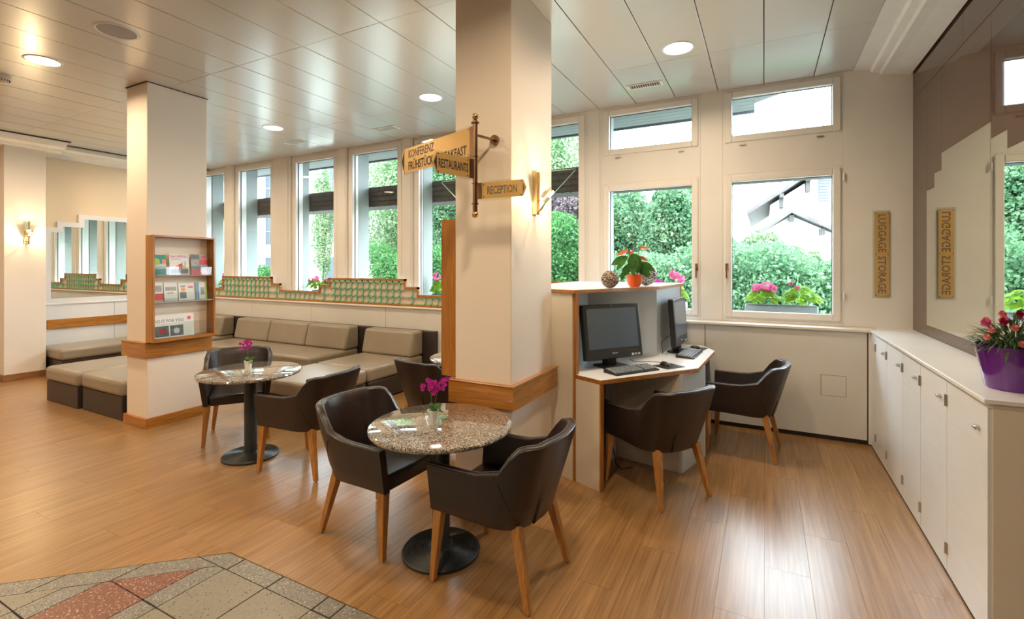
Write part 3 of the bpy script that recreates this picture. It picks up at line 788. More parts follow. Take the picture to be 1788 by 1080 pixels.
# ------------------------------------------------------------------ chairs
def chair_proto():
    t = thing('armchair', 'x', 'chair', (0, 0, 0))
    def path(z, inset):
        k = (z - 0.36) / 0.44
        w = 0.262 + 0.045 * min(1, k * 1.4) - inset
        b = -0.235 - 0.125 * k + inset
        fr_ = 0.285
        R = 0.17 - inset * 0.6
        pts = []
        for x in (fr_, 0.22, 0.14, 0.06, -0.02): pts.append((x, -w))
        cxn = b + R
        for i in range(0, 8):
            a = -PI / 2 - (PI / 2) * i / 7
            pts.append((cxn + R * math.cos(a), -w + R + R * math.sin(a)))
        for yq in (-0.10, 0, 0.10):
            pts.append((b - 0.018 * (1 - (yq / 0.14) ** 2), yq))
        return pts + [(x, -y) for x, y in reversed(pts[:-3])]
    n = len(path(0.5, 0))
    base = path(0.6, 0)
    def top(i):
        x = base[i][0]
        j = min(i, n - 1 - i)
        if j <= 3: return 0.625
        if j == 4: return 0.63
        if j == 5: return 0.66
        if j == 6: return 0.735
        if j == 7: return 0.785
        return 0.795 + (0.006 if j > 10 else 0)
    rows = []
    zb = lambda i: 0.372 - 0.014 * max(0.0, min(1.0, (min(i, n - 1 - i) - 2) / 9.0))
    th = 0.045
    for v in (0.0, 0.03, 0.3, 0.6, 0.9, 0.985):
        rows.append([(lambda p: (p[0], p[1], z))(path(z, 0.0 if v > 0.001 else 0.006)[i]) for i in range(n) for z in [zb(i) + (top(i) - zb(i)) * v]])
    rows.append([(lambda p: (p[0], p[1], top(i)))(path(top(i), 0.008)[i]) for i in range(n)])
    rows.append([(lambda p: (p[0], p[1], top(i)))(path(top(i), th - 0.008)[i]) for i in range(n)])
    for v in (0.985, 0.85, 0.5, 0.2, 0.0):
        rows.append([(lambda p: (p[0], p[1], z))(path(z, th)[i]) for i in range(n) for z in [zb(i) + (top(i) - zb(i)) * v]])
    R = len(rows)
    mb = MB(); vs = [p for r in rows for p in r]; fs = []
    for a in range(R):
        b2 = (a + 1) % R
        for i in range(n - 1): fs.append((a * n + i, a * n + i + 1, b2 * n + i + 1, b2 * n + i))
    fs.append(tuple(a * n for a in range(R)))
    fs.append(tuple(a * n + n - 1 for a in range(R - 1, -1, -1)))
    mb.add(vs, fs)
    sh = obj('shell', mb, M_LEATHER, t, local=True, smooth=True)
    rim = MB()
    rim.tube([rows[6][i] for i in range(n)], 0.0028, 5).tube([rows[7][i] for i in range(n)], 0.0028, 5)
    obj('piping', rim, M_PIPE, sh, local=True, smooth=True)
    for s_ in (1, -1):
        pts = []
        for k in range(9):
            f = k / 8; z = 0.645 - 0.275 * f
            q = 4.6 + 4.6 * f; i0 = int(q); fr2 = q - i0
            pa = path(z, -0.0008)
            x = pa[i0][0] * (1 - fr2) + pa[i0 + 1][0] * fr2; yq = pa[i0][1] * (1 - fr2) + pa[i0 + 1][1] * fr2
            pts.append((x, -s_ * yq, z))
        obj('seam', MB().tube(pts, 0.0022, 5), M_SEATL, sh, local=True)
    obj('seat', MB().box(-0.20, 0.272, -0.222, 0.222, 0.366, 0.458), M_SEATL, t, local=True, bevel=0.02, seg=3)
    for sx, sy in ((1, -1), (1, 1), (-1, -1), (-1, 1)):
        tx, ty = (0.248, 0.232) if sx > 0 else (-0.185, 0.185)
        bx, by = (0.272, 0.262) if sx > 0 else (-0.275, 0.235)
        lg = obj('leg', MB().taper((sx * abs(tx), sy * ty, 0.385), 0.026, (sx * abs(bx), sy * by, 0.008), 0.0145), M_LEG, t, local=True, bevel=0.003)
        obj('foot_glide', MB().lathe([(0.011, 0), (0.013, 0.009)], (sx * abs(bx), sy * by, 0), 10), M_SILVER, lg, local=True)
    return t
R_ = math.radians
ch0 = chair_proto()
ch0.location = (-1.254, 2.30, 0); ch0.rotation_euler = (0, 0, R_(178))
ch0['label'] = 'nearest dark leather armchair, right of the front granite table, its back to the viewer'
ch0['group'] = 'dark leather armchairs'
def ch(x, y, a, label): return dup(ch0, (x, y, 0), R_(a), label, 'dark leather armchairs')
ch(-2.14, 2.325, -3, 'dark leather armchair left of the front granite table, seat turned to the viewer')
ch(-3.33, 2.77, 187, 'dark leather armchair right of the table by the magazine rack')
ch(-4.555, 2.945, -36, 'dark leather armchair left of the rear granite table, next to the magazine rack')
ch(-0.705, 3.675, 146, 'dark leather armchair drawn up to the computer desk in front')
ch(-0.165, 4.82, 175, 'dark leather armchair by the window wall at the end of the desk')
ch(-2.72, 3.70, 78, 'dark leather armchair half hidden behind the big pillar, backrest to the viewer')
ch(-2.93, 4.60, -60, 'barely seen leather armchair behind the half hidden table')

# ------------------------------------------------------------------ granite tables
def table_proto():
    t = thing('bistro_table', 'x', 'table', (0, 0, 0))
    obj('tabletop', MB().lathe([(0.0, 0.712), (0.398, 0.712), (0.408, 0.716), (0.412, 0.726), (0.408, 0.736), (0.398, 0.7405), (0.0, 0.7405)], n=72, caps=False), M_GRANITE, t, local=True, smooth=True)
    obj('column', MB().lathe([(0.05, 0.70), (0.05, 0.06), (0.055, 0.045), (0.075, 0.036)], n=32, caps=False), M_IRON, t, local=True, smooth=True)
    obj('support_plate', MB().lathe([(0.05, 0.69), (0.16, 0.70), (0.16, 0.712), (0.0, 0.712)], n=32), M_IRON, t, local=True)
    prof = [(0.0, 0.0), (0.222, 0.0), (0.224, 0.016)]
    for k in range(13):
        r = 0.219 - k * 0.0122; z = 0.021 + k * 0.0013
        prof += [(r, z), (r - 0.004, z + 0.0035), (r - 0.008, z), (r - 0.0095, z - 0.003)]
    prof += [(0.05, 0.04), (0.0, 0.04)]
    obj('base', MB().lathe(prof, n=64, caps=False), M_IRON, t, local=True, smooth=True)
    return t
tb = table_proto()
tb.location = (-1.655, 2.285, 0); tb['label'] = 'round speckled granite table on a black pedestal, nearest the viewer'; tb['group'] = 'granite pedestal tables'
dup(tb, (-3.95, 2.665, 0), 0, 'round speckled granite table by the magazine rack pillar', 'granite pedestal tables')
dup(tb, (-2.60, 4.10, 0), 0, 'round granite table mostly hidden behind the large pillar', 'granite pedestal tables')

# ------------------------------------------------------------------ plants: leaves and flowers
def leaf_geo(mb, base, d, L, w, droop=0.3, n=5, cup=0.15, face=None):
    """a pointed leaf blade with a midrib fold, growing from base in direction d"""
    d = Vector(d).normalized(); side = d.cross(Vector((0, 0, 1)) if face is None else Vector(face))
    if side.length < 1e-3: side = Vector((1, 0, 0))
    side.normalize(); up = side.cross(d)
    vs = []; base = Vector(base)
    for i in range(n + 1):
        f = i / n
        c = base + d * (L * f) - Vector((0, 0, 1)) * (droop * L * f * f)
        ww = w * (math.sin(PI * min(1, f * 0.92 + 0.06)) ** 0.8)
        vs += [c - side * ww + up * cup * ww, c, c + side * ww + up * cup * ww]
    fs = []
    for i in range(n):
        a = i * 3
        fs += [(a, a + 1, a + 4, a + 3), (a + 1, a + 2, a + 5, a + 4)]
    mb.add(vs, fs)
def cloud(c, r, n, size, flat=0.0, shell=0.5, seed=1, quad=True, aspect=0.6, cut=None, lumps=0):
    """numpy cloud of small leaf quads filling an ellipsoid"""
    g = np.random.default_rng(seed)
    d = g.normal(size=(n, 3)); d /= np.linalg.norm(d, axis=1)[:, None]
    rad = shell + (1 - shell) * g.random(n) ** 0.5
    if lumps:
        lc = g.normal(size=(lumps, 3)); lc /= np.linalg.norm(lc, axis=1)[:, None]
        dd = (d @ lc.T).max(axis=1)
        rad = rad * (0.72 + 0.34 * np.clip((dd - 0.75) / 0.25, 0, 1))
    p = d * rad[:, None] * np.array(r) + np.array(c)
    if cut is not None: p = p[p[:, 2] > cut]
    n = len(p)
    a = g.normal(size=(n, 3)); a /= np.linalg.norm(a, axis=1)[:, None]
    b = np.cross(a, g.normal(size=(n, 3))); b /= np.linalg.norm(b, axis=1)[:, None]
    s = size * (0.6 + 0.8 * g.random(n))[:, None]
    V = np.stack([p - a * s, p + b * s * aspect, p + a * s, p - b * s * aspect], axis=1).reshape(-1, 3)
    return V, n
def cloud_obj(name, parts, m, parent=None, kind='stuff'):
    V = np.concatenate([q[0] for q in parts]); n = sum(q[1] for q in parts)
    if parent is not None:
        inv = np.array(wmat(parent).inverted()); V = V @ inv[:3, :3].T + inv[:3, 3]
    me = bpy.data.meshes.new(name)
    me.vertices.add(len(V)); me.vertices.foreach_set('co', V.astype(np.float32).ravel())
    me.loops.add(4 * n); me.loops.foreach_set('vertex_index', np.arange(4 * n, dtype=np.int32))
    me.polygons.add(n); me.polygons.foreach_set('loop_start', np.arange(0, 4 * n, 4, dtype=np.int32))
    try: me.polygons.foreach_set('loop_total', np.full(n, 4, dtype=np.int32))
    except Exception: pass
    me.update(calc_edges=True); me.validate()
    me.materials.append(m)
    o = bpy.data.objects.new(name, me); COL.objects.link(o)
    if parent is not None: o.parent = parent
    if kind: o['kind'] = kind
    return o
def blossom_geo(mb, c, r, petals=5, n=None, cup=0.3):
    n = Vector(n or (0, -1, 0)).normalized()
    a = n.cross(Vector((0, 0, 1)))
    if a.length < 1e-3: a = Vector((1, 0, 0))
    a.normalize(); b = n.cross(a); c = Vector(c)
    off = random.random() * PI
    for k in range(petals):
        an = off + 2 * PI * k / petals
        d = a * math.cos(an) + b * math.sin(an); s = n.cross(d)
        w = r * 0.48
        mb.add([c, c + d * r * 0.55 + s * w + n * cup * r * 0.6, c + d * r + n * cup * r, c + d * r * 0.55 - s * w + n * cup * r * 0.6], [(0, 1, 2, 3)])

def orchid(x, y, zt, label, stems, sc=1.0):
    t = thing('potted_orchid', label, 'plant', (x, y, zt))
    obj('pot', MB().lathe([(0.0, 0.0), (0.024, 0.0), (0.033, 0.082), (0.030, 0.082), (0.028, 0.070), (0.0, 0.070)], n=28, caps=False), M_POTW, t, local=True, smooth=True)
    rnd = random.Random(int(abs(x) * 1000))
    for k in range(6):
        a = k * 2.4 + rnd.random(); m_ = MB()
        leaf_geo(m_, (0.006 * math.cos(a), 0.006 * math.sin(a), 0.072), (math.cos(a), math.sin(a), 1.1 if k < 4 else 0.3), 0.085 if k < 4 else 0.06, 0.018, 0.35)
        obj('leaf', m_, M_LEAF, t, local=True, smooth=True)
    for (dx, dy, h, nb) in stems:
        pts = [(0.004 * dx / 0.03, 0, 0.07), (dx * 0.5, dy * 0.5, 0.07 + (h - 0.07) * 0.55), (dx, dy, h)]
        st = obj('stem', MB().tube(pts, 0.0022, 6), M_STEM, t, local=True)
        for k in range(nb):
            m_ = MB()
            c = (dx + rnd.uniform(-1, 1) * 0.040, dy + rnd.uniform(-1, 1) * 0.036, h + rnd.uniform(-0.035, 0.038))
            blossom_geo(m_, c, 0.0155, 5, (rnd.uniform(-0.6, 0.9), -1, rnd.uniform(-0.4, 0.6)))
            blossom_geo(m_, (c[0], c[1] - 0.003, c[2]), 0.010, 3, (0.4, -1, 0.2), 0.9)
            obj('blossom', m_, M_MAGENTA, st, local=True)
orchid(-1.683, 2.245, 0.7405, 'magenta orchid in a small white pot on the front granite table', [(-0.014, -0.012, 0.215, 17), (0.036, 0.02, 0.235, 12)])
orchid(-3.976, 2.66, 0.7405, 'magenta orchid in a small white pot on the rear granite table', [(-0.008, -0.004, 0.215, 20)])

# ------------------------------------------------------------------ sofas
def soft(name, x0, x1, y0, y1, z0, z1, m, parent, r=0.04, top_in=0.0):
    mb = MB().box(x0, x1, y0, y1, z0, z1)
    return obj(name, mb, m, parent, bevel=r, seg=3)
def back_cushion(x0, x1, y0, y1, z0, z1, parent, axis='Y'):
    mb = MB()
    e = 0.07
    mb.add([(x0, y0, z0), (x1, y0, z0), (x1, y1, z0), (x0, y1, z0), (x0 + 0.01, y0 + e, z1), (x1 - 0.01, y0 + e, z1), (x1, y1, z1), (x0, y1, z1)],
           [(0, 3, 2, 1), (4, 5, 6, 7), (0, 1, 5, 4), (1, 2, 6, 5), (2, 3, 7, 6), (3, 0, 4, 7)])
    return obj('back_cushion', mb, M_TAN, parent, bevel=0.035, seg=3)
def sofa(name, x0, x1, yf, ncush, label, backx=None):
    t = thing(name, label, 'sofa', ((x0 + x1) / 2, 5.0, 0))
    obj('base', MB().box(x0, x1, yf, 5.34, 0.02, 0.25), M_SOFAB, t, bevel=0.006, seg=1)
    bx0, bx1 = backx or (x0, x1)
    obj('back_frame', MB().box(bx0, bx1, 5.34, 5.425, 0.02, 0.745), M_SOFAB, t, bevel=0.006, seg=1)
    w = (x1 - x0) / ncush
    if ncush == 1: soft('seat_cushion', x0, x1, yf - 0.01, 5.33, 0.25, 0.42, M_TAN, t)
    else: soft('seat_cushion', x0, x1, yf - 0.01, 5.33, 0.25, 0.42, M_TAN, t)
    for k in range(ncush):
        back_cushion(x0 + k * w + 0.004, x0 + (k + 1) * w - 0.004, 5.06, 5.338, 0.42, 0.755, t)
    return t
sofa('leather_sofa', -7.98, -5.36, 4.45, 3, 'long taupe leather sofa with three back cushions under the trellis', (-8.17, -5.17))
sofa('leather_sofa', -5.06, -4.16, 4.30, 1, 'single seat taupe sofa section at the right end under the trellis', (-5.17, -3.98))
sofa('leather_sofa', -9.25, -8.35, 4.45, 1, 'taupe sofa section in the corner behind the rear pillar', (-9.4, -8.17))
def ottoman(name, x0, x1, y0, y1, label, cat='ottoman', h=0.42):
    t = thing(name, label, cat, ((x0 + x1) / 2, (y0 + y1) / 2, 0))
    obj('base', MB().box(x0 + 0.015, x1 - 0.015, y0 + 0.015, y1 - 0.015, 0.0, 0.25), M_SOFAB, t, bevel=0.006, seg=1)
    soft('cushion', x0, x1, y0, y1, 0.25, h, M_TAN, t, 0.045)
ottoman('ottoman', -5.05, -4.16, 3.42, 4.28, 'square taupe ottoman in front of the right hand sofa section')
ottoman('ottoman', -7.80, -6.97, 2.59, 3.55, 'taupe leather ottoman nearest the pilaster with the wall lamp')
ottoman('ottoman', -6.93, -6.02, 2.61, 3.50, 'taupe leather ottoman half hidden by the magazine rack pillar')
ottoman('bench', -9.84, -9.10, 3.20, 4.42, 'long low taupe bench against the panelled wall under the mirror', 'bench')

# ------------------------------------------------------------------ green trellis on the ledge
def trellis(label, outline, x0, x1, rows_fn):
    t = thing('trellis_screen', label, 'screen', ((x0 + x1) / 2, 5.42, 1.062))
    return t
def trellis_build(label, segs, closed_l=True, closed_r=True):
    """segs: list of (xa, xb, ztop)"""
    xa0, xb0 = segs[0][0], segs[-1][1]
    t = thing('trellis_screen', label, 'screen', ((xa0 + xb0) / 2, 5.43, 1.062))
    z0 = 1.062; fwid = 0.03; y0, y1 = 5.412, 5.442
    mb = MB()
    mb.box(xa0, xb0, y0, y1, z0, z0 + fwid)
    back = MB(); lat = MB()
    for i, (a, b, zt) in enumerate(segs):
        mb.box(a, b, y0, y1, zt - fwid, zt)
        lz = segs[i - 1][2] if i > 0 else z0
        rz = segs[i + 1][2] if i < len(segs) - 1 else z0
        if lz < zt: mb.box(a, a + fwid, y0, y1, max(lz - fwid, z0), zt)
        if rz < zt: mb.box(b - fwid, b, y0, y1, max(rz - fwid, z0), zt)
        back.box(a, b, y1 - 0.006, y1 - 0.002, z0 + 0.01, zt - 0.01)
        ia = a + (fwid if lz < zt else 0); ib = b - (fwid if rz < zt else 0)
        zz = z0 + fwid + 0.092
        lat.box(ia, ib, y0 + 0.004, y0 + 0.016, z0 + fwid, z0 + fwid + 0.013)
        lat.box(ia, ib, y0 + 0.004, y0 + 0.016, zt - fwid - 0.013, zt - fwid)
        while zz < zt - fwid - 0.03:
            lat.box(ia, ib, y0 + 0.004, y0 + 0.016, zz, zz + 0.018); zz += 0.105
        nx = max(1, round((b - a) / 0.118))
        for k in range(nx + 1):
            xx = a + (b - a) * k / nx
            if ia <= xx - 0.006 and xx + 0.006 <= ib: lat.box(xx - 0.012, xx + 0.012, y0 + 0.004, y0 + 0.016, z0 + fwid, zt - fwid)
    obj('frame', mb, M_OAKX, t)
    obj('lattice', lat, M_GREEN, t, kind='stuff')
    obj('backing', back, M_RICE, t)
trellis_build('long stepped green lattice screen framed in oak on the ledge behind the sofas',
    [(-9.88, -9.6, 1.235), (-9.6, -8.85, 1.235), (-8.85, -7.46, 1.455), (-7.46, -7.24, 1.345), (-7.24, -6.32, 1.235), (-6.32, -6.09, 1.345), (-6.09, -4.545, 1.455), (-4.545, -4.31, 1.345), (-4.31, -3.66, 1.235), (-3.66, -3.44, 1.345), (-3.44, -1.862, 1.455)])

# ------------------------------------------------------------------ computer workstation
DZ = 0.815; TZ = 1.462
P0 = (-1.30, 3.51); P1 = (-1.36, 4.03); P3 = (-0.88, 4.58); P4 = (-0.785, 5.385); PB = (-1.92, 5.385); PA = (-1.92, 3.765)
ws = thing('computer_workstation', 'white computer desk with oak edges and a tall partition behind it', 'desk', (-1.0, 4.4, 0))
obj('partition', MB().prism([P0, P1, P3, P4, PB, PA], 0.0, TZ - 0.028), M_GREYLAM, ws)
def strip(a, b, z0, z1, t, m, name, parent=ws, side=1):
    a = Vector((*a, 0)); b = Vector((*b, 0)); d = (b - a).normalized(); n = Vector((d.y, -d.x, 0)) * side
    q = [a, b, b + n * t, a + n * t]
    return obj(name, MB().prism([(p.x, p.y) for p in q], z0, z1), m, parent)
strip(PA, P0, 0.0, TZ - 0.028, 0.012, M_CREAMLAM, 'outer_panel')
strip((P0[0] - 0.0, P0[1]), (P0[0] + 0.028, P0[1] - 0.012), 0.0, TZ - 0.028, -0.03, M_OAKZ, 'edge_strip')
strip((P4[0] - 0.004, P4[1] - 0.02), P4, DZ, TZ - 0.028, 0.006, M_OAKZ, 'edge_strip')
topo = [(-1.285, 3.475), (-0.835, 4.47), (-0.755, 5.39), (-1.95, 5.39), (-1.95, 3.735)]
obj('top_board', MB().prism(topo, TZ - 0.0015, TZ), M_WHITE, ws)
obj('top_board_edge', MB().prism(topo, TZ - 0.028, TZ - 0.0015), M_OAKX, ws)
dk = [P0, (-1.05, 3.405), (-0.474, 4.18), (-0.427, 5.10), (-0.56, 5.39), P4, P3, P1]
obj('desktop', MB().prism(dk, DZ - 0.0015, DZ), M_WHITE, ws)
obj('desktop_edge', MB().prism(dk, DZ - 0.032, DZ - 0.0015), M_OAKX, ws)
strip((-1.275, 3.497), (-1.062, 3.412), 0.0, DZ - 0.033, -0.028, M_CREAMLAM, 'side_panel')
strip((-1.062, 3.4125), (-1.048, 3.4065), 0.0, DZ - 0.033, -0.030, M_OAKZ, 'edge_strip')
box = [(-1.21, 4.135), (-0.60, 4.03), (-0.475, 4.47), (-0.50, 5.30), (-0.80, 5.30), (-0.87, 4.56)]
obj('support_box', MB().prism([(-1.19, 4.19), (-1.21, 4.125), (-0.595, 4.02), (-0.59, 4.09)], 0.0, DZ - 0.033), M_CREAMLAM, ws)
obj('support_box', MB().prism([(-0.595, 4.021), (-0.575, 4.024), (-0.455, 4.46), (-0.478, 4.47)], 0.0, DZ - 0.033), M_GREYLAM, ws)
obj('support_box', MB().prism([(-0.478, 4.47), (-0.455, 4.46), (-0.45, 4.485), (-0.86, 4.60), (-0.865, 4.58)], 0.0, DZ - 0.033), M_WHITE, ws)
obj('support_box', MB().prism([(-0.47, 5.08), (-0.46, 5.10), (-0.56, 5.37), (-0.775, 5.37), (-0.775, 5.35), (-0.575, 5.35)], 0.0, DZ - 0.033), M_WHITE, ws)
obj('cable_duct', MB().box(-1.20, -1.13, 4.02, 4.09, 0, DZ - 0.033), M_GREYLAM, ws)
cb = thing('power_cable', 'thin black cable hanging under the computer desk', 'cable', (-1.1, 4.0, 0))
obj('cable', MB().tube([(-1.165, 4.012, 0.40), (-1.15, 3.985, 0.25), (-1.11, 3.96, 0.10), (-1.08, 3.92, 0.02), (-1.02, 3.87, 0.006), (-0.95, 3.95, 0.006)], 0.005, 6), M_BLACK, cb, smooth=True)

def monitor(x, y, ang, label, w=0.585, h=0.445, back=0.13, tilt=8, footd=0.26):
    t = thing('computer_monitor', label, 'monitor', (x, y, DZ), R_(ang))
    # local: +x faces the user
    tl = R_(tilt)
    r = Vector((0, 1, 0)); u = Vector((-math.sin(tl), 0, math.cos(tl))); n = r.cross(u)
    o = Vector((0.0, 0, 0.075))
    rr = lambda a, b, c, d: [(a, c), (b, c), (b, d), (a, d)]
    obj('casing', MB().plate(rr(-w / 2, w / 2, 0, h), o - n * 0.05, r, u, 0.05), M_BLACK, t, local=True, bevel=0.006)
    obj('screen', MB().plate(rr(-w / 2 + 0.035, w / 2 - 0.035, 0.085, h - 0.035), o + n * 0.0004, r, u, 0.0012), M_SCREEN, t, local=True)
    obj('webcam', MB().plate(rr(-0.014, 0.014, h - 0.022, h - 0.010), o, r, u, 0.003), M_KEY, t, local=True)
    lb = text_mb('lenovo', 0.055, 0.011, 0.01, 0.001)
    o2 = o + n * 0.0002
    obj('logo', MB().add([o2 + r * (v[0] - 0.0275) + u * (v[1] + 0.04) + n * v[2] for v in lb[0]], lb[1]), M_LETW, t, local=True)
    for k, c in enumerate((M_PAPER, M_SILVER, M_GREYLAM)):
        a = w / 2 - 0.12 + k * 0.034
        obj('sticker', MB().plate(rr(a, a + 0.024, 0.012, 0.03), o, r, u, 0.0008), c, t, local=True)
    for k in range(5):
        a = w / 2 - 0.16 + k * 0.024
        obj('button', MB().plate(rr(a, a + 0.012, 0.052, 0.058), o, r, u, 0.0014), M_KEY, t, local=True)
    sx = -back * 0.62
    obj('stand', MB().prism([(sx - 0.035, -0.05), (sx + 0.03, -0.05), (sx + 0.03, 0.05), (sx - 0.035, 0.05)], 0.012, 0.26), M_BLACK, t, local=True, bevel=0.006)
    obj('foot', MB().prism([(sx - 0.07, -0.115), (sx + footd * 0.45, -0.13), (sx + footd * 0.62, -0.09), (sx + footd * 0.62, 0.09), (sx + footd * 0.45, 0.13), (sx - 0.07, 0.115)], 0.0, 0.014), M_BLACK, t, local=True, bevel=0.004)
    return t
monitor(-1.075, 3.895, -35, 'black computer monitor facing the viewer on the desk')
monitor(-0.70, 4.90, -4, 'black computer monitor seen edge-on at the window end of the desk', w=0.50, back=0.08, footd=0.18, tilt=4)

def keyboard(x, y, ang, label, L=0.44, D=0.16):
    t = thing('keyboard', label, 'keyboard', (x, y, DZ), R_(ang))   # local x = long axis, +y = away from user
    prof = [(-D / 2, 0.0), (D / 2, 0.0), (D / 2, 0.028), (D / 2 - 0.02, 0.026), (-D / 2, 0.010)]
    vs = [(-L / 2, a, b) for a, b in prof] + [(L / 2, a, b) for a, b in prof]
    k = len(prof)
    obj('body', MB().add(vs, [tuple(range(k))[::-1], tuple(range(k, 2 * k))] + [(i, (i + 1) % k, k + (i + 1) % k, k + i) for i in range(k)]), M_BLACK, t, local=True, bevel=0.003, seg=1)
    mb = MB()
    for rr in range(6):
        yy = D / 2 - 0.028 - rr * 0.0205
        zz = 0.010 + (yy + D / 2) / (D - 0.02) * 0.016
        for c in range(21):
            if 14 <= c <= 14 or c == 17 and rr in (0,): continue
            xx = -L / 2 + 0.018 + c * 0.0202
            mb.box(xx - 0.0074, xx + 0.0074, yy - 0.0074, yy + 0.0074, zz, zz + 0.009)
    obj('keys', mb, M_KEYC, t, local=True, kind='stuff', bevel=0.0)
    return t
keyboard(-0.925, 3.815, 56, 'black keyboard in front of the facing monitor')
keyboard(-0.615, 4.765, 86, 'black keyboard in front of the edge-on monitor', L=0.42)
def mouse(x, y, ang, label):
    t = thing('computer_mouse', label, 'mouse', (x, y, DZ + 0.004), R_(ang))
    mb = MB(); mb.ball((0, 0, 0.0), 0.03, 12, (0.95, 1.75, 1.1)); mb.v = [(a, b, max(c, 0.0)) for a, b, c in mb.v]
    obj('body', mb, M_BLACK, t, local=True, smooth=True)
    obj('wheel', MB().box(-0.003, 0.003, 0.012, 0.030, 0.026, 0.032), M_GREYP, t, local=True)
def mousepad(x, y, ang, label, w=0.2, d=0.17):
    t = obj('mouse_mat', MB().box(-w / 2, w / 2, -d / 2, d / 2, 0, 0.004), M_BLACK, None, bevel=0.001, seg=1)
    t.location = (x, y, DZ); t.rotation_euler = (0, 0, R_(ang)); setp(t, label, 'mouse mat')
mousepad(-0.70, 4.14, 56, 'black mouse mat on the near part of the desk')
mouse(-0.73, 4.145, 56, 'black mouse on the near mouse mat')
mousepad(-0.60, 5.14, 80, 'black mouse mat at the window end of the desk')
mouse(-0.61, 5.13, 90, 'black mouse beyond the second keyboard')
mc = thing('mouse_cable', 'thin black cable curling from the mouse to the facing monitor', 'cable', (-0.85, 4.1, DZ))
obj('cable', MB().tube([(-0.745, 4.20, DZ + 0.006), (-0.78, 4.26, DZ + 0.004), (-0.88, 4.26, DZ + 0.004), (-0.93, 4.20, DZ + 0.004), (-1.0, 4.20, DZ + 0.004), (-1.05, 4.25, DZ + 0.01)], 0.0025, 6), M_BLACK, mc, smooth=True)
mc = thing('monitor_cable', 'short black cable behind the edge-on monitor', 'cable', (-0.86, 4.66, DZ))
obj('cable', MB().tube([(-0.79, 4.80, DZ + 0.17), (-0.82, 4.70, DZ + 0.15), (-0.845, 4.62, DZ + 0.12), (-0.83, 4.60, DZ + 0.02), (-0.80, 4.66, DZ + 0.006)], 0.004, 6), M_BLACK, mc, smooth=True)

# objects on the workstation top
def strip_ball(x, y, r, m, label):
    t = thing('decorative_ball', label, 'ornament', (x, y, TZ))
    obj('core', MB().ball((0, 0, r), r * 0.93, 16), M_DARK, t, local=True, smooth=True)
    mb = MB(); rnd = random.Random(int(r * 1e4))
    for k in range(260):
        z = 1 - 2 * (k + 0.5) / 260; a = k * 2.399
        n = Vector((math.sqrt(1 - z * z) * math.cos(a), math.sqrt(1 - z * z) * math.sin(a), z))
        e = n.orthogonal().normalized(); e.rotate(Matrix.Rotation(rnd.random() * 6.28, 3, n)); f = n.cross(e)
        c = n * r * rnd.uniform(0.95, 1.0) + Vector((0, 0, r)); l_, w_ = r * 0.17, r * 0.055
        q = [c + e * l_ + f * w_ - n * r * 0.02, c - e * l_ + f * w_ - n * r * 0.02, c - e * l_ - f * w_ - n * r * 0.02, c + e * l_ - f * w_ - n * r * 0.02]
        mb.add([p - n * 0.004 for p in q] + [p + n * 0.002 for p in q], [(3, 2, 1, 0), (4, 5, 6, 7), (0, 1, 5, 4), (1, 2, 6, 5), (2, 3, 7, 6), (3, 0, 4, 7)])
    obj('strips', mb, m, t, local=True, kind='stuff')
strip_ball(-1.13, 3.92, 0.073, M_SHELLB, 'brown woven ball ornament on the partition left of the orange pot')
strip_ball(-0.98, 4.60, 0.100, M_SHELLG, 'larger grey woven ball ornament behind the orange pot')
an = thing('potted_anthurium', 'leafy plant with rusty red blooms in a round orange pot on the partition', 'plant', (-1.0, 4.22, TZ))
obj('pot', MB().lathe([(0.0, 0.0), (0.040, 0.0), (0.058, 0.025), (0.069, 0.06), (0.068, 0.108), (0.063, 0.108), (0.062, 0.09), (0.0, 0.09)], n=36, caps=False), M_ORANGE, an, local=True, smooth=True)
obj('soil', MB().lathe([(0.0, 0.092), (0.062, 0.092)], n=24, caps=False), M_SOIL, an, local=True)
rt3 = Vector((0.8865, 0.4627, 0)); fw3 = Vector((-0.4627, 0.8865, 0))
for (sx, sf, sz, L, w, dx, dz) in ((-0.06, 0.0, 0.26, 0.15, 0.035, -1, -0.35), (-0.075, -0.02, 0.25, 0.13, 0.03, -0.9, -0.9), (-0.02, -0.04, 0.29, 0.17, 0.048, -0.1, -1.0), (0.0, -0.02, 0.29, 0.15, 0.045, 0.15, -1.0),
        (0.02, 0.02, 0.22, 0.11, 0.035, 0.3, -0.6), (0.06, 0.0, 0.21, 0.13, 0.035, 1, -0.5), (0.05, -0.03, 0.20, 0.12, 0.04, 0.6, -1.0), (-0.04, -0.03, 0.20, 0.12, 0.035, -0.6, -0.8), (-0.09, 0.01, 0.14, 0.08, 0.02, -0.3, -1), (0.0, 0.03, 0.27, 0.14, 0.04, 0.1, -0.4)):
    b0 = rt3 * sx + fw3 * sf; m_ = MB()
    leaf_geo(m_, (b0.x, b0.y, sz), rt3 * dx + Vector((0, 0, dz)) + fw3 * random.uniform(-0.4, 0.2), L, w, 0.12, face=(0.4 + random.uniform(-0.7, 0.7), -0.9, 0.5))
    lf = obj('leaf', m_, M_LEAF, an, local=True, smooth=True)
    obj('stalk', MB().tube([(0, 0, 0.09), (b0.x * 0.4, b0.y * 0.4, sz * 0.6), (b0.x, b0.y, sz)], 0.0025, 5), M_STEM, lf, local=True)
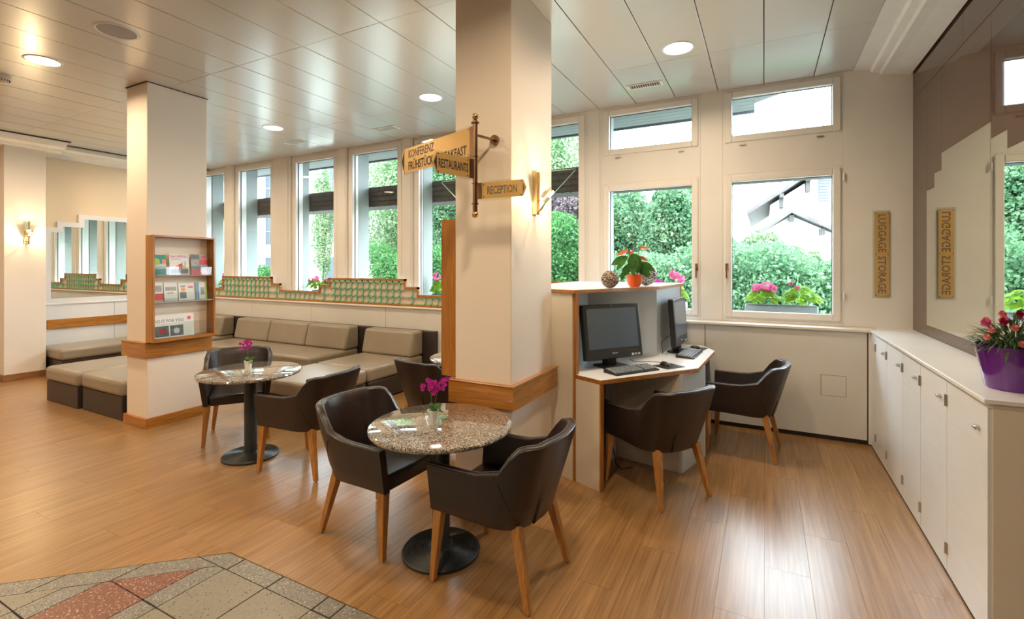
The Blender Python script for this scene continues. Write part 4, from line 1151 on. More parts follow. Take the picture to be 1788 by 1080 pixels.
for (sx, sz, L, m2, dx) in ((-0.055, 0.315, 0.10, M_REDSP, -1.0), (0.045, 0.335, 0.075, M_REDSP, 1.0), (-0.01, 0.315, 0.06, M_REDSP, -0.2), (0.03, 0.26, 0.09, M_REDSP, 1.0), (0.03, 0.235, 0.05, M_REDSP, 0.4)):
    b0 = rt3 * sx; m_ = MB()
    leaf_geo(m_, (b0.x, b0.y, sz), rt3 * dx + Vector((0, 0, -0.3 if sx < 0.04 else 0.05)), L, 0.02, 0.1, cup=0.3, face=(0.4, -0.9, 0.7))
    m_.tube([(b0.x, b0.y, sz), (b0.x + rt3.x * 0.02 * dx, b0.y, sz + 0.02)], 0.003, 5)
    bl = obj('bloom', m_, m2, an, local=True, smooth=True)
    obj('stalk', MB().tube([(0, 0, 0.09), (b0.x * 0.3, b0.y * 0.3, sz * 0.6), (b0.x, b0.y, sz)], 0.003, 5), M_STEM, bl, local=True)

# ------------------------------------------------------------------ fingerpost sign on the main pillar
fp = thing('fingerpost_sign', 'brass fingerpost with three arrow signs on the large front pillar', 'sign', (-1.62, 2.60, 2.3))
px_, py_ = -1.62, 2.60
obj('pole', MB().tube([(px_, py_, 1.985), (px_, py_, 2.565)], 0.016, 20), M_BRONZE, fp, smooth=True)
obj('collar', MB().lathe([(0.016, 0), (0.027, 0.002), (0.027, 0.008), (0.016, 0.012)], (px_, py_, 2.545), 24), M_BRONZE, fp, smooth=True)
obj('collar', MB().lathe([(0.016, 0), (0.024, 0.002), (0.024, 0.007), (0.016, 0.010)], (px_, py_, 2.035), 24), M_BRONZE, fp, smooth=True)
for z in (2.165, 2.335): obj('collar', MB().lathe([(0.016, 0), (0.023, 0.001), (0.023, 0.005), (0.016, 0.006)], (px_, py_, z), 24), M_BRONZE, fp, smooth=True)
obj('finial', MB().ball((px_, py_, 2.59), 0.022, 14), M_BRASS, fp, smooth=True)
obj('finial', MB().ball((px_, py_, 2.005), 0.0, 8).ball((px_, py_, 1.972), 0.022, 14), M_BRASS, fp, smooth=True)
for z in (2.475,):
    obj('wall_bracket', MB().tube([(px_, py_, z), (px_ + 0.05, 2.77, z)], 0.009, 12), M_BRONZE, fp, smooth=True)
    obj('wall_rosette', MB().tube([(px_ + 0.047, 2.755, z), (px_ + 0.049, 2.7745, z)], 0.032, 24), M_BRONZE, fp, smooth=True)
def finger(d, length, z0, z1, lines, left, tag):
    d = Vector((d[0], d[1], 0)).normalized(); u = Vector((0, 0, 1))
    r = -d if left else d
    n = r.cross(u)
    h = z1 - z0; s = -1 if left else 1
    o = Vector((px_, py_, z0))
    tip = h * 0.30
    outer = [(s * 0.016, 0), (s * (length - tip), 0), (s * length, h / 2), (s * (length - tip), h), (s * 0.016, h)]
    e = 0.012
    inner = [(s * 0.05, e), (s * (length - tip), e), (s * (length - e * 1.3), h / 2), (s * (length - tip), h - e), (s * 0.05, h - e)]
    gp = obj('glass_plate', MB().plate(outer, o - n * 0.004, r, u, 0.004), M_CLEAR, fp)
    pl = obj('arrow_plate', MB().plate(inner, o, r, u, 0.003), M_GOLD, fp)
    ax = length - tip
    ar = [(s * (ax - 0.004), e * 2.2), (s * (length - e * 2.2), h / 2), (s * (ax - 0.004), h - e * 2.2)]
    obj('arrow_head', MB().plate(ar, o + n * 0.003, r, u, 0.001), M_LETB if left else M_LET, pl)
    for (txt, a, b, c, dd, m_) in lines:      # a..b along r, c..dd up
        lettering(txt, o + r * a + u * c + n * 0.003, r, u, b - a, dd - c, m_, pl, 0.0012, 0.012)
    for a, c in ((s * 0.065, e * 2), (s * 0.065, h - e * 2), (s * (ax - 0.012), e * 1.7), (s * (ax - 0.012), h - e * 1.7)):
        cc = o + r * a + u * c
        obj('screw', MB().tube([cc + n * 0.002, cc + n * 0.006], 0.004, 8), M_BRONZE, pl)
    obj('clamp', MB().plate([(s * 0.01, 0.012), (s * 0.05, 0.012), (s * 0.05, h - 0.012), (s * 0.01, h - 0.012)], o - n * 0.003, r, u, 0.009), M_BRONZE, fp)
finger((-0.80, 0.285), 0.93, 2.335, 2.545, [('KONFERENZ', -0.80, -0.46, 0.120, 0.182, M_LET), ('FRÜHSTÜCK', -0.80, -0.47, 0.030, 0.108, M_LETB), ('/', -0.45, -0.42, 0.03, 0.09, M_LETB), ('BREAKFAST', -0.40, -0.085, 0.030, 0.090, M_LETB)], True, 1)
finger((-0.306, -0.952), 0.345, 2.185, 2.330, [('RESTAURANTS', -0.285, -0.06, 0.045, 0.10, M_LETB)], True, 2)
finger((1, 0.02), 0.375, 2.055, 2.180, [('RECEPTION', 0.09, 0.295, 0.038, 0.088, M_LET)], False, 3)

# luggage storage sign
lg = thing('luggage_sign', 'vertical gold sign reading LUGGAGE STORAGE on the wall beside the window', 'sign', (0.973, 5.595, 1.75))
obj('glass_plate', MB().box(0.905, 1.042, 5.590, 5.598, 1.345, 2.165), M_CLEAR, lg)
gp = obj('gold_plate', MB().box(0.920, 1.028, 5.586, 5.590, 1.362, 2.148), M_GOLD, lg)
lettering('LUGGAGE', (0.945, 5.586, 2.125), (0, 0, -1), (1, 0, 0), 0.355, 0.062, M_LET, gp, 0.0015, 0.012)
lettering('STORAGE', (0.945, 5.586, 1.735), (0, 0, -1), (1, 0, 0), 0.345, 0.062, M_LET, gp, 0.0015, 0.012)
for x in (0.928, 1.020):
    for z in (1.37, 1.755, 2.14): obj('screw', MB().tube([(x, 5.586, z), (x, 5.583, z)], 0.004, 8), M_BRONZE, gp)

# ------------------------------------------------------------------ wall sconces
def sconce(x, y, sgn, label, z0=2.01, z1=2.32):
    t = thing('wall_sconce', label, 'wall lamp', (x, y, (z0 + z1) / 2))
    X = lambda a: x + sgn * a
    obj('channel', MB().box(X(0.001), X(0.03), y - 0.03, y - 0.024, z0, z1).box(X(0.001), X(0.03), y + 0.024, y + 0.03, z0, z1).box(X(0.001), X(0.007), y - 0.024, y + 0.024, z0, z1), M_BRASS, t)
    poly = [(0.012, z0 + 0.015), (0.045, z0 + 0.01), (0.33, z1 - 0.03), (0.33, z1 - 0.02), (0.012, z1 - 0.02)]
    g_ = MB().plate([(a, b) for a, b in poly], (x, y - 0.058, 0), (sgn, 0, 0), (0, 0, 1), 0.005, Vector((0, 1, 0)))
    obj('glass_fin', g_, M_CLEAR, t)
    ed = MB().tube([(X(0.045), y - 0.0555, z0 + 0.01), (X(0.33), y - 0.0555, z1 - 0.03)], 0.0035, 6).tube([(X(0.33), y - 0.0555, z1 - 0.02), (X(0.012), y - 0.0555, z1 - 0.02)], 0.002, 6)
    obj('glass_edge', ed, M_GEDGE, t)
    obj('arm', MB().tube([(X(0.02), y, z0 + 0.02), (X(0.05), y, z0 + 0.03), (X(0.095), y, z0 + 0.095)], 0.007, 8).tube([(X(0.03), y, z0 + 0.10), (X(0.09), y, z0 + 0.09)], 0.005, 8), M_BRASS, t, smooth=True)
    obj('reflector', MB().add([(X(0.06), y - 0.035, z0 + 0.12), (X(0.06), y + 0.035, z0 + 0.12), (X(0.12), y + 0.035, z0 + 0.19), (X(0.12), y - 0.035, z0 + 0.19)], [(0, 1, 2, 3)]), M_BRASS, t)
    obj('lamp_holder', MB().tube([(X(0.085), y, z0 + 0.09), (X(0.115), y, z0 + 0.12)], 0.014, 12), M_SILVER, t, smooth=True)
    obj('bulb', MB().tube([(X(0.115), y, z0 + 0.12), (X(0.15), y, z0 + 0.155)], 0.010, 12), M_BULB, t, smooth=True)
    l = bpy.data.lights.new('sconce_glow', 'POINT'); l.energy = SCONCE_W; l.color = (1.0, 0.74, 0.40); l.shadow_soft_size = 0.02
    lo = bpy.data.objects.new('sconce_glow', l); COL.objects.link(lo); lo.parent = t
    lo.location = (sgn * 0.135, 0, z0 + 0.16 - (z0 + z1) / 2)
sconce(-1.455, 3.13, 1, 'brass and glass wall lamp glowing on the right face of the large pillar')
sconce(-1.89, 3.13, -1, 'wall lamp on the hidden left face of the large pillar, only its glass corner showing')
sconce(-9.5, 2.953, 1, 'small brass wall lamp glowing on the far left pilaster', 1.97, 2.29)

# ------------------------------------------------------------------ magazine racks
def rack(x0, sgn, y0, y1, z0, z1, dep, label, shelves=()):
    t = thing('magazine_rack', label, 'rack', (x0, (y0 + y1) / 2, z0))
    X = lambda a: x0 + sgn * a
    fw_ = 0.02
    obj('side_board', MB().box(X(0), X(dep), y0, y0 + fw_, z0, z1), M_OAKZ, t, bevel=0.002, seg=1)
    obj('side_board', MB().box(X(0), X(dep), y1 - fw_, y1, z0, z1), M_OAKZ, t, bevel=0.002, seg=1)
    obj('top_rail', MB().box(X(0), X(dep), y0 + fw_, y1 - fw_, z1 - fw_, z1), M_OAK, t, bevel=0.002, seg=1)
    obj('bottom_rail', MB().box(X(0), X(dep), y0 + fw_, y1 - fw_, z0, z0 + 0.03), M_OAK, t, bevel=0.002, seg=1)
    for z in shelves:
        obj('shelf', MB().box(X(0.003), X(dep - 0.02), y0 + fw_, y1 - fw_, z - 0.005, z), M_CLEAR, t)
        obj('shelf_edge', MB().box(X(dep - 0.02), X(dep - 0.014), y0 + fw_, y1 - fw_, z - 0.006, z + 0.006), M_OAK if z > 1.4 else M_GREYP, t)
        obj('retainer', MB().box(X(dep - 0.022), X(dep - 0.019), y0 + fw_, y1 - fw_, z + 0.006, z + 0.09), M_CLEAR, t)
    for k in range(12):
        obj('shelf_pin', MB().tube([(X(0.02), y1 - fw_ - 0.001, z0 + 0.1 + k * 0.075), (X(0.02), y1 - fw_ - 0.004, z0 + 0.1 + k * 0.075)], 0.003, 6), M_DARK, t)
    return t
RZ0, RZ1 = 0.874, 1.955
rk = rack(-5.528, 1, 2.605, 3.225, RZ0, RZ1, 0.135, 'oak wall rack with three rows of magazines on the rear pillar', (1.545, 1.275))
obj('retainer', MB().box(-5.403, -5.400, 2.63, 3.20, RZ0 + 0.03, 1.06), M_CLEAR, rk)
rack(-1.892, -1, 2.80, 3.40, RZ0, 1.972, 0.135, 'oak rack seen edge-on as a tall board on the left of the large pillar', (1.545, 1.275))
def mag(y0, y1, z, h, label, cover, prints, depth=0.045, group=None, cat='magazine', name='magazine'):
    xb = -5.500
    t = thing(name, label, cat, (xb + depth, (y0 + y1) / 2, z + 0.001), 0, group)
    tl = 0.10
    u = Vector((-math.sin(tl), 0, math.cos(tl))); r = Vector((0, 1, 0)); n = r.cross(u)
    o = Vector((xb + depth, y0, z + 0.002)); w = y1 - y0
    cv = obj('cover', MB().plate([(0, 0), (w, 0), (w, h), (0, h)], o, r, u, 0.004), cover, t)
    for q in prints:
        if q[0] == 'box':
            _, a, b, c, d, m_ = q
            obj('printed_block', MB().plate([(a * w, c * h), (b * w, c * h), (b * w, d * h), (a * w, d * h)], o + n * 0.004, r, u, 0.0004), m_, cv)
        elif q[0] == 'disc':
            _, a, c, rad, m_ = q
            obj('printed_disc', MB().plate([(a * w + rad * math.cos(k * PI / 8), c * h + rad * math.sin(k * PI / 8)) for k in range(16)], o + n * 0.0044, r, u, 0.0004), m_, cv)
        else:
            _, txt, a, b, c, d, m_ = q
            lettering(txt, o + r * a * w + u * c * h + n * 0.0044, r, u, (b - a) * w, (d - c) * h, m_, cv, 0.0004, 0.01)
cR = mat('print_red', (0.65, 0.03, 0.04), 0.3); cT = mat('print_teal', (0.02, 0.28, 0.24), 0.3); cG = mat('print_lime', (0.35, 0.6, 0.08), 0.3)
cP = mat('print_magenta', (0.6, 0.05, 0.3), 0.3); cK = mat('print_charcoal', (0.06, 0.07, 0.08), 0.3, scale=60, alt=(0.2, 0.2, 0.2)); cB = mat('print_photo_grey', (0.25, 0.25, 0.24), 0.3, scale=45, alt=(0.45, 0.42, 0.38))
cO = mat('print_orange', (0.8, 0.3, 0.1), 0.3); cBl = mat('print_blue', (0.15, 0.3, 0.5), 0.3)
g1 = 'magazines on the top shelf of the rack'
mag(2.632, 2.760, 1.551, 0.205, 'teal and green magazine at the left of the top shelf', cT, [('box', 0, 1, 0.30, 0.55, M_GREYLAM), ('box', 0, 1, 0.33, 0.40, cT), ('disc', 0.3, 0.66, 0.035, cG), ('box', 0.72, 1, 0.55, 0.78, cO)], group=g1)
mag(2.792, 2.985, 1.551, 0.215, 'white magazine titled SHOPPING in the middle of the top shelf', M_PAPER, [('text', 'SHOPPING', 0.05, 0.95, 0.82, 0.95, cP), ('box', 0.08, 0.6, 0.74, 0.77, cB), ('box', 0.05, 0.95, 0.04, 0.26, cK), ('disc', 0.55, 0.42, 0.024, cR), ('disc', 0.38, 0.36, 0.02, cO), ('disc', 0.72, 0.36, 0.02, cG), ('box', 0.2, 0.9, 0.24, 0.32, cP), ('box', 0.62, 0.66, 0.3, 0.6, cK), ('box', 0.78, 0.81, 0.3, 0.64, cK)], group=g1)
mag(3.005, 3.180, 1.551, 0.215, 'red and black magazine at the right of the top shelf', cB, [('box', 0, 1, 0, 0.24, cR), ('box', 0.5, 1, 0.48, 0.72, cR), ('box', 0, 0.5, 0.76, 1, cK), ('box', 0, 1, 0.26, 0.42, cK), ('disc', 0.78, 0.86, 0.02, cR), ('box', 0.5, 0.9, 0.1, 0.16, M_PAPER)], group=g1)
g2 = 'brochures on the middle shelf of the rack'
mag(2.630, 2.730, 1.281, 0.19, 'red and white brochure at the left of the middle shelf', M_PAPER, [('box', 0, 1, 0.08, 0.42, cR), ('box', 0.1, 0.9, 0.5, 0.85, cB), ('box', 0.3, 1, 0.02, 0.1, cO)], group=g2)
mag(2.740, 2.870, 1.281, 0.185, 'white brochure with a small picture, second on the middle shelf', M_PAPER, [('box', 0.1, 0.9, 0.56, 0.78, cB), ('box', 0.2, 0.7, 0.42, 0.46, cK), ('box', 0, 1, 0, 0.15, M_GREYLAM)], group=g2)
mag(2.880, 3.040, 1.281, 0.18, 'white brochure with a portrait on the middle shelf', M_PAPER, [('disc', 0.28, 0.62, 0.022, cO), ('box', 0.08, 0.48, 0.1, 0.46, cK), ('box', 0.12, 0.44, 0.78, 0.84, cK), ('box', 0.6, 0.9, 0.7, 0.8, cR)], group=g2)
mag(3.050, 3.170, 1.281, 0.185, 'blue-grey brochure at the right of the middle shelf', M_PAPER, [('box', 0, 0.32, 0, 1, cBl), ('box', 0.45, 0.8, 0.25, 0.7, cB), ('box', 0.85, 1, 0, 1, cG)], group=g2)
mag(2.630, 3.015, 0.906, 0.235, 'large leaflet reading DO IT FOR YOU at the bottom of the rack', M_PAPER, [('text', 'DO IT FOR YOU', -0.0 + 0.01, 0.74, 0.66, 0.80, cK), ('disc', 0.88, 0.80, 0.018, cR), ('box', 0.02, 0.36, 0.06, 0.52, cK), ('box', 0.39, 0.72, 0.06, 0.52, cK), ('disc', 0.20, 0.30, 0.025, cR), ('disc', 0.55, 0.28, 0.03, M_GREYLAM)], depth=0.08, cat='leaflet', name='leaflet')

# ------------------------------------------------------------------ purple pot of carnations on the counter
pc = thing('potted_carnations', 'purple pot of pink and crimson carnations on the near end of the counter', 'plant', (1.045, 3.115, 1.0675))
obj('pot', MB().lathe([(0.0, 0.0), (0.098, 0.0), (0.104, 0.01), (0.138, 0.205), (0.133, 0.207), (0.128, 0.18), (0.0, 0.18)], n=48, caps=False), M_PURPLE, pc, local=True, smooth=True)
obj('soil', MB().lathe([(0.0, 0.182), (0.128, 0.182)], n=24, caps=False), M_SOIL, pc, local=True)
mb = MB(); rnd = random.Random(5)
for k in range(620):
    a = rnd.random() * 2 * PI; rr = rnd.random() ** 0.5 * 0.125
    base = (rr * math.cos(a), rr * math.sin(a), 0.18 + rnd.random() * 0.17 * (1 - rr / 0.19))
    leaf_geo(mb, base, (math.cos(a) * (0.2 + rr * 6), math.sin(a) * (0.2 + rr * 6), rnd.uniform(0.1, 1.0)), rnd.uniform(0.05, 0.095), rnd.uniform(0.003, 0.006), rnd.uniform(0.1, 0.8), n=4)
obj('foliage', mb, M_LEAFG, pc, local=True, kind='stuff')
fl = [(-0.115, -0.06, 0.345, 'coral'), (-0.155, -0.05, 0.27, 'coral'), (-0.10, -0.10, 0.285, 'coral'), (-0.055, -0.125, 0.265, 'pink'), (-0.035, -0.06, 0.345, 'crimson'), (-0.03, -0.09, 0.30, 'crimson'),
      (0.065, -0.06, 0.325, 'coral'), (0.10, -0.03, 0.315, 'crimson'), (-0.13, 0.0, 0.31, 'coral'), (-0.075, -0.03, 0.31, 'pink'), (0.0, 0.05, 0.33, 'coral'), (-0.15, -0.02, 0.30, 'pink'), (0.05, 0.03, 0.32, 'pink'), (-0.085, -0.115, 0.215, 'coral'), (0.03, -0.11, 0.285, 'coral'), (-0.165, -0.04, 0.235, 'coral'), (-0.12, -0.07, 0.31, 'crimson'), (0.09, -0.08, 0.27, 'pink'), (-0.01, -0.12, 0.24, 'coral')]
for (a, b, z, c) in fl:
    z += 0.012
    m_ = {'coral': M_CORAL, 'pink': M_PINK, 'crimson': M_CRIM}[c]
    mm = MB()
    R0 = 0.0165 if c != 'pink' else 0.023
    p = rt3 * a + fw3 * (b)
    for k in range(5): blossom_geo(mm, (p.x, p.y, z + 0.002 * k), R0 * (1 - 0.12 * k), 6, (p.x * 3, p.y * 3 - 0.5, 0.55), 0.2 + 0.25 * k)
    f_ = obj('flower', mm, m_, pc, local=True)
    obj('stem', MB().tube([(p.x * 0.4, p.y * 0.4, 0.18), (p.x * 0.8, p.y * 0.8, 0.18 + (z - 0.18) * 0.6), (p.x, p.y, z)], 0.0018, 5), M_LEAFG, f_, local=True)

# ------------------------------------------------------------------ outside
struct('ground', MB().box(-60, 40, 5.9, 60, -0.6, -0.5), M_GROUND)
struct('trim_9', MB().box(XL - 1.0, XR + 0.5, 5.82, 6.12, 1.03, 1.085), M_WHITE)          # outer sill
# fins between the tall windows
mids = [-9.95, -8.86, -7.405, -5.965, -4.65, -3.22, -1.80]
for i, x in enumerate(mids):
    struct('wall_fin_%d' % (i + 1), MB().box(x - 0.10, x + 0.10, 5.83, 6.06, -0.5, 3.60), M_FIN, bevel=0.004, seg=1)
# shingled mansard band
band_ = struct('wall_shingle_band', MB().box(-12, 1.6, 6.09, 6.5, 2.63, 2.955), M_HTIM)
mb = MB()
rows_ = 4
for r_ in range(rows_):
    z1_ = 2.95 - r_ * 0.082
    x = -12 + (0.06 if r_ % 2 else 0)
    while x < 1.5:
        yy = 6.085 - 0.0015 * r_
        mb.add([(x + 0.003, yy, z1_), (x + 0.117, yy, z1_), (x + 0.117, yy - 0.012, z1_ - 0.06), (x + 0.06, yy - 0.014, z1_ - 0.088), (x + 0.003, yy - 0.012, z1_ - 0.06)], [(0, 4, 3, 2, 1)])
        x += 0.12
obj('shingles', mb, M_SHING, band_, kind='stuff')
# eaves
ev = struct('trim_10', MB().box(-13, -0.10, 5.83, 6.75, 3.60, 3.68), M_SOFFIT)
mb = MB()
for k in range(7): obj('soffit_board', MB().box(-13, -0.10, 5.84 + k * 0.13, 5.84 + k * 0.13 + 0.122, 3.588, 3.60), M_SOFFIT, ev)
struct('trim_11', MB().box(-13, -0.10, 6.75, 6.79, 3.56, 3.72), M_SHUT)
struct('trim_12', MB().prism([(-0.10, 5.83), (0.42, 5.83), (0.30, 6.10), (-0.10, 6.45)], 3.58, 3.66), M_SOFFIT)

def geranium(x, y, z, label, nf, w=0.16, m_fl=M_PINK, seed=1, flowers=None, h=0.2):
    t = thing('geranium', label, 'plant', (x, y, z))
    rnd = random.Random(seed)
    mb = MB()
    for k in range(110):
        a = rnd.random() * 2 * PI; rr = rnd.random() ** 0.5
        c = Vector((x + rr * w * math.cos(a), y + rr * min(w, 0.12) * math.sin(a), z + h * (0.15 + 0.75 * (1 - rr ** 2) + 0.1 * rnd.random())))
        n = Vector((math.cos(a) * rr, math.sin(a) * rr - 0.3, 0.9)).normalized()
        e = n.orthogonal().normalized(); f = n.cross(e); s = rnd.uniform(0.022, 0.038)
        vs = [c] + [c + (e * math.cos(q * PI / 4) + f * math.sin(q * PI / 4)) * s * (1.0 if q % 2 else 0.85) + n * 0.006 for q in range(8)]
        mb.add(vs, [(0, 1 + q, 1 + (q + 1) % 8) for q in range(8)])
    obj('leaves', mb, M_LEAFY, t, kind='stuff')
    for (fx, fz, fr) in (flowers or [(rnd.uniform(-w, w) * 0.6, h * rnd.uniform(0.9, 1.25), 0.045) for _ in range(nf)]):
        mm = MB()
        c = Vector((x + fx, y - 0.03, z + fz))
        for k in range(26):
            d = Vector((rnd.gauss(0, 1), rnd.gauss(0, 1), rnd.gauss(0, 1))).normalized()
            blossom_geo(mm, c + d * fr * 0.8, fr * 0.42, 5, d)
        fo = obj('flower_head', mm, m_fl, t)
        obj('stem', MB().tube([(x + fx * 0.5, y, z + 0.02), c], 0.003, 5), M_STEM, fo)
def planter(x0, x1, label, y=5.96):
    t = thing('window_box', label, 'planter', ((x0 + x1) / 2, y, 1.085))
    obj('box', MB().prism([(x0, y - 0.08), (x1, y - 0.08), (x1, y + 0.08), (x0, y + 0.08)], 1.086, 1.22), M_PLANT, t, bevel=0.015)
    obj('soil', MB().box(x0 + 0.015, x1 - 0.015, y - 0.065, y + 0.065, 1.215, 1.223), M_SOIL, t)
planter(-0.19, 0.50, 'grey window box outside the right hand window')
geranium(-0.02, 5.96, 1.22, 'pink geranium at the left of the grey window box', 0, 0.17, seed=3, flowers=[(-0.05, 0.185, 0.055), (0.04, 0.20, 0.06), (0.10, 0.175, 0.05)])
geranium(0.34, 5.96, 1.22, 'bright green geranium with few blooms at the right of the grey window box', 0, 0.20, seed=4, flowers=[(-0.09, 0.24, 0.022), (-0.03, 0.19, 0.026)])
planter(-1.45, -0.80, 'grey window box outside the window behind the workstation')
geranium(-1.12, 5.96, 1.22, 'magenta geranium outside the window left of the handle', 0, 0.17, M_MAGENTA, 5, flowers=[(-0.0, 0.22, 0.05), (-0.20, 0.20, 0.04)])
geranium(-0.92, 5.96, 1.22, 'tall pink geranium outside the window behind the workstation', 0, 0.13, M_PINK, 6, flowers=[(-0.02, 0.32, 0.06), (0.06, 0.27, 0.05)])
planter(-7.05, -6.45, 'grey window box outside the third tall window')
geranium(-7.05, 5.96, 1.22, 'pink geranium left side of the box outside the third tall window', 0, 0.16, M_PINK, 7, flowers=[(-0.06, 0.17, 0.05), (0.07, 0.2, 0.055)])
geranium(-6.72, 5.96, 1.22, 'pink geranium right side of the box outside the third tall window', 0, 0.16, M_PINK, 8, flowers=[(0.02, 0.17, 0.05), (0.09, 0.13, 0.045)])
planter(-9.75, -9.25, 'grey window box outside the leftmost window')
geranium(-9.60, 5.96, 1.22, 'geranium outside the leftmost window with one pink bloom', 0, 0.17, M_PINK, 9, flowers=[(-0.02, 0.24, 0.04)])
planter(-4.45, -3.75, 'grey window box outside the window beside the large pillar')
geranium(-4.36, 5.96, 1.22, 'geranium with one tall pink bloom beside the large pillar', 0, 0.12, M_PINK, 10, flowers=[(-0.02, 0.26, 0.065)])

def tree(x, y, h, r, m, label, n=9000, size=0.11, trunk=0.12, seed=1, z0=-0.5, lumps=14, zc=None, group=None, blobs=1, name='garden_tree', rz=None):
    t = thing(name, label, 'tree', (x, y, z0), 0, group)
    obj('trunk', MB().tube([(x, y, z0), (x + 0.1, y, z0 + h * 0.4), (x - 0.05, y, z0 + h * 0.8)], trunk, 10, trunk * 0.35), M_BARK, t, smooth=True)
    n = int(n * 2.2); size *= 0.62
    rz = rz or h * 0.42
    zc = zc or z0 + h - rz
    ps = [cloud((x, y, zc), (r, r, rz), n, size, seed=seed, shell=0.55, lumps=lumps)]
    g_ = random.Random(seed)
    for k in range(blobs):
        a = g_.random() * 2 * PI
        ps.append(cloud((x + 0.6 * r * math.cos(a), y + 0.6 * r * math.sin(a), zc + g_.uniform(-0.5, 0.5) * rz), (r * 0.55, r * 0.55, rz * 0.5), n // 3, size, seed=seed * 31 + k, shell=0.6, lumps=8))
    cloud_obj('crown', ps, m, t)
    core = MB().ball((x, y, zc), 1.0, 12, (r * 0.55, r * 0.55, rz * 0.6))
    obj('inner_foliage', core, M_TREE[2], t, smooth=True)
tg = 'trees beyond the windows'
def hedge(x0, x1, y, z1, d, m, label, n, size, seed, z0=-0.5, name='hedge'):
    t = thing(name, label, 'hedge', ((x0 + x1) / 2, y, z0))
    n = int(n * 2.2); size *= 0.62
    g_ = np.random.default_rng(seed)
    p = np.stack([g_.uniform(x0, x1, n), y + g_.normal(size=n) * d * 0.5, z0 + (z1 - z0) * g_.random(n) ** 0.8], axis=1)
    p[:, 2] += 0.22 * np.sin(p[:, 0] * 1.9 + seed) + 0.12 * np.sin(p[:, 0] * 4.7)
    a = g_.normal(size=(n, 3)); a /= np.linalg.norm(a, axis=1)[:, None]
    b = np.cross(a, g_.normal(size=(n, 3))); b /= np.linalg.norm(b, axis=1)[:, None]
    s = size * (0.6 + 0.8 * g_.random(n))[:, None]
    V = np.stack([p - a * s, p + b * s * 0.6, p + a * s, p - b * s * 0.6], axis=1).reshape(-1, 3)
    cloud_obj('foliage', [(V, n)], m, t)
    obj('branches', MB().box(x0, x1, y - 0.05, y + d * 0.3, z0, z0 + (z1 - z0) * 0.8), M_TREE[2], t)
# behind the right hand window
hedge(-3.3, 4.6, 11.2, 2.05, 1.3, M_TREE[0], 'dense green hedge below the chalet outside the right window', 30000, 0.065, 3)
tree(-2.0, 13.6, 4.5, 1.05, M_TREE[0], 'full green tree outside the window with the handle, left of the chalet', 26000, 0.075, seed=11, rz=2.2)
tree(-3.9, 14.9, 4.55, 1.5, M_TREE[0], 'big green tree outside the window behind the orange pot', 26000, 0.08, seed=12, rz=2.5)
tree(0.15, 12.9, 2.95, 1.15, M_TREE[1], 'low pale bush in front of the chalet gable', 14000, 0.07, seed=13, rz=1.4)
tree(2.55, 13.0, 2.75, 1.1, M_TREE[0], 'green bush at the right under the chalet eaves', 14000, 0.07, seed=14, rz=1.4)
# behind the tall window right of the pillar
tree(-5.3, 12.5, 3.6, 1.5, M_TREE[2], 'bright green bush low outside the window right of the pillar', 16000, 0.07, seed=15, rz=1.7)
tree(-6.0, 15.5, 5.6, 1.5, M_TREE[3], 'dark purple tree outside the window right of the pillar', 16000, 0.08, seed=16, rz=2.2)
tree(-7.4, 17.5, 8.5, 1.7, M_TREE[1], 'tall airy tree behind the purple one', 9000, 0.09, seed=17, rz=3.2)
# behind the tall windows left of the pillar
tree(-13.0, 15.6, 8.3, 2.1, M_TREE[1], 'tall pale birch outside the tall window left of the sign', 26000, 0.07, seed=18, rz=3.7, lumps=20)
tree(-9.9, 14.8, 7.6, 1.5, M_TREE[0], 'leafy green tree outside the window beside the pillar', 22000, 0.08, seed=19, rz=3.4)
hedge(-11.9, -7.0, 12.6, 2.1, 0.9, M_TREE[2], 'clipped dark hedge outside the tall windows left of the pillar', 22000, 0.06, 5)
tree(-15.9, 13.8, 6.6, 0.45, M_TREE[1], 'thin young birch in front of the white apartment block', 5000, 0.06, seed=20, rz=2.6)
tree(-17.8, 12.5, 2.2, 0.7, M_TREE[2], 'small round shrub before the apartment block, left', 6000, 0.05, seed=21, rz=0.8, name='garden_shrub')
tree(-21.6, 12.5, 2.5, 1.2, M_TREE[0], 'green bush before the apartment block at the far left', 8000, 0.06, seed=22, rz=1.1, name='garden_shrub')

# white apartment block
ab = thing('apartment_block', 'white apartment block with balconies beyond the tall windows', 'building', (-27, 20, -0.5))
obj('wall', MB().box(-46, -21.0, 20.0, 26, -0.5, 8.6), M_BUILD, ab)
obj('wall', MB().box(-21.0, -17.6, 21.2, 26, -0.5, 8.6), M_BUILD, ab)
obj('bay_wall', MB().box(-33.4, -29.0, 18.9, 20.0, -0.5, 8.2), M_BUILD, ab)
obj('roof', MB().box(-46.4, -17.2, 19.3, 26.4, 8.6, 8.85), M_SOFFIT, ab)
def bwin(x, z, w, h, y, rail=False):
    f = obj('window', frame_ring(x - w / 2, x + w / 2, z, z + h, 0.07, y - 0.05, y + 0.02), M_SOFFIT, ab)
    obj('pane', MB().box(x - w / 2 + 0.07, x + w / 2 - 0.07, y - 0.02, y - 0.01, z + 0.07, z + h - 0.07), M_HWIN, f)
    if rail:
        m_ = MB().box(x - w / 2 - 0.1, x + w / 2 + 0.1, y - 0.22, y - 0.18, z + 0.85, z + 0.9).box(x - w / 2 - 0.1, x + w / 2 + 0.1, y - 0.22, y - 0.18, z + 0.02, z + 0.06)
        k = x - w / 2 - 0.08
        while k < x + w / 2 + 0.1: m_.box(k, k + 0.02, y - 0.21, y - 0.19, z, z + 0.9); k += 0.13
        obj('balcony_rail', m_, M_SHUT, f)
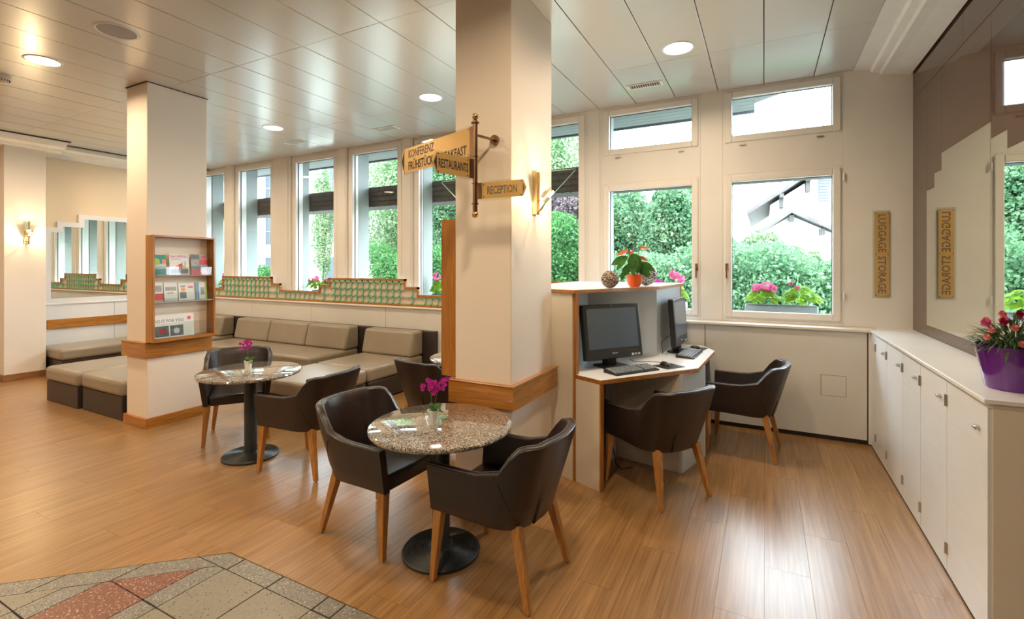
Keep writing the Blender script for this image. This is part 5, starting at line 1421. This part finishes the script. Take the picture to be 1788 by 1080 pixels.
for z, rl in ((0.3, False), (2.9, True), (5.6, True)):
    for x in (-22.4, -25.0, -27.6, -35.0, -37.5, -40.0, -42.5): bwin(x, z, 1.15, 1.9, 20.0, rl)
    bwin(-19.3, z, 1.2, 1.9, 21.2, rl)
    for x in (-32.3, -30.2): bwin(x, z, 0.9, 1.9, 18.9, rl)
# chalet at the right
hs = thing('chalet', 'white chalet with a dark tiled roof and grey shutter beyond the right window', 'building', (2.5, 20, -0.5))
obj('wall', MB().add([(0.2, 20, -0.5), (9.0, 20, -0.5), (9.0, 20, 3.5), (4.2, 20, 6.5), (0.2, 20, 3.85), (0.2, 26, -0.5), (9.0, 26, -0.5), (9.0, 26, 3.5), (4.2, 26, 6.5), (0.2, 26, 3.85)],
    [(0, 1, 2, 3, 4), (9, 8, 7, 6, 5), (0, 5, 6, 1), (1, 6, 7, 2), (4, 9, 5, 0)]), M_BUILD, hs)
def slab(x0, z0, x1, z1, y0, y1, t, m, name, parent):
    return obj(name, MB().add([(x0, y0, z0), (x1, y0, z1), (x1, y1, z1), (x0, y1, z0), (x0, y0, z0 + t), (x1, y0, z1 + t), (x1, y1, z1 + t), (x0, y1, z0 + t)],
        [(0, 3, 2, 1), (4, 5, 6, 7), (0, 1, 5, 4), (1, 2, 6, 5), (2, 3, 7, 6), (3, 0, 4, 7)]), m, parent)
slab(-0.55, 3.50, 4.2, 6.62, 19.6, 26.5, 0.14, M_ROOF, 'roof', hs)
slab(4.2, 6.62, 9.6, 3.2, 19.6, 26.5, 0.14, M_ROOF, 'roof', hs)
for x, z in ((0.55, 4.08), (1.35, 4.60), (2.15, 5.12)):
    obj('bracket', MB().box(x - 0.06, x + 0.06, 19.5, 20.0, z - 0.38, z).box(x - 0.06, x + 0.06, 19.1, 20.0, z - 0.08, z + 0.05), M_HTIM, hs)
sh_ = obj('shutter', MB().box(1.68, 2.05, 19.93, 20.0, 3.85, 4.85), M_SHUT, hs)
for k in range(9): obj('slat', MB().box(1.71, 2.02, 19.91, 19.93, 3.9 + k * 0.1, 3.96 + k * 0.1), M_SHUT, sh_)
ptx = 0.80
pw_ = obj('porch_wall', MB().add([(-0.1, 18.6, -0.5), (2.6, 18.6, -0.5), (2.6, 18.6, 2.35), (ptx, 18.6, 3.30), (-0.1, 18.6, 2.75)], [(0, 1, 2, 3, 4)]), M_BUILD, hs)
pw_.modifiers.new('solid', 'SOLIDIFY').thickness = 0.2
slab(-0.25, 2.62, ptx, 3.36, 18.1, 20.0, 0.13, M_ROOF, 'porch_roof', hs)
slab(ptx, 3.36, 3.1, 2.10, 18.1, 20.0, 0.13, M_ROOF, 'porch_roof', hs)
for x, z in ((0.80, 3.25), (1.65, 2.78)): obj('bracket', MB().box(x - 0.07, x + 0.07, 18.2, 18.6, z - 0.15, z + 0.04), M_HTIM, hs)
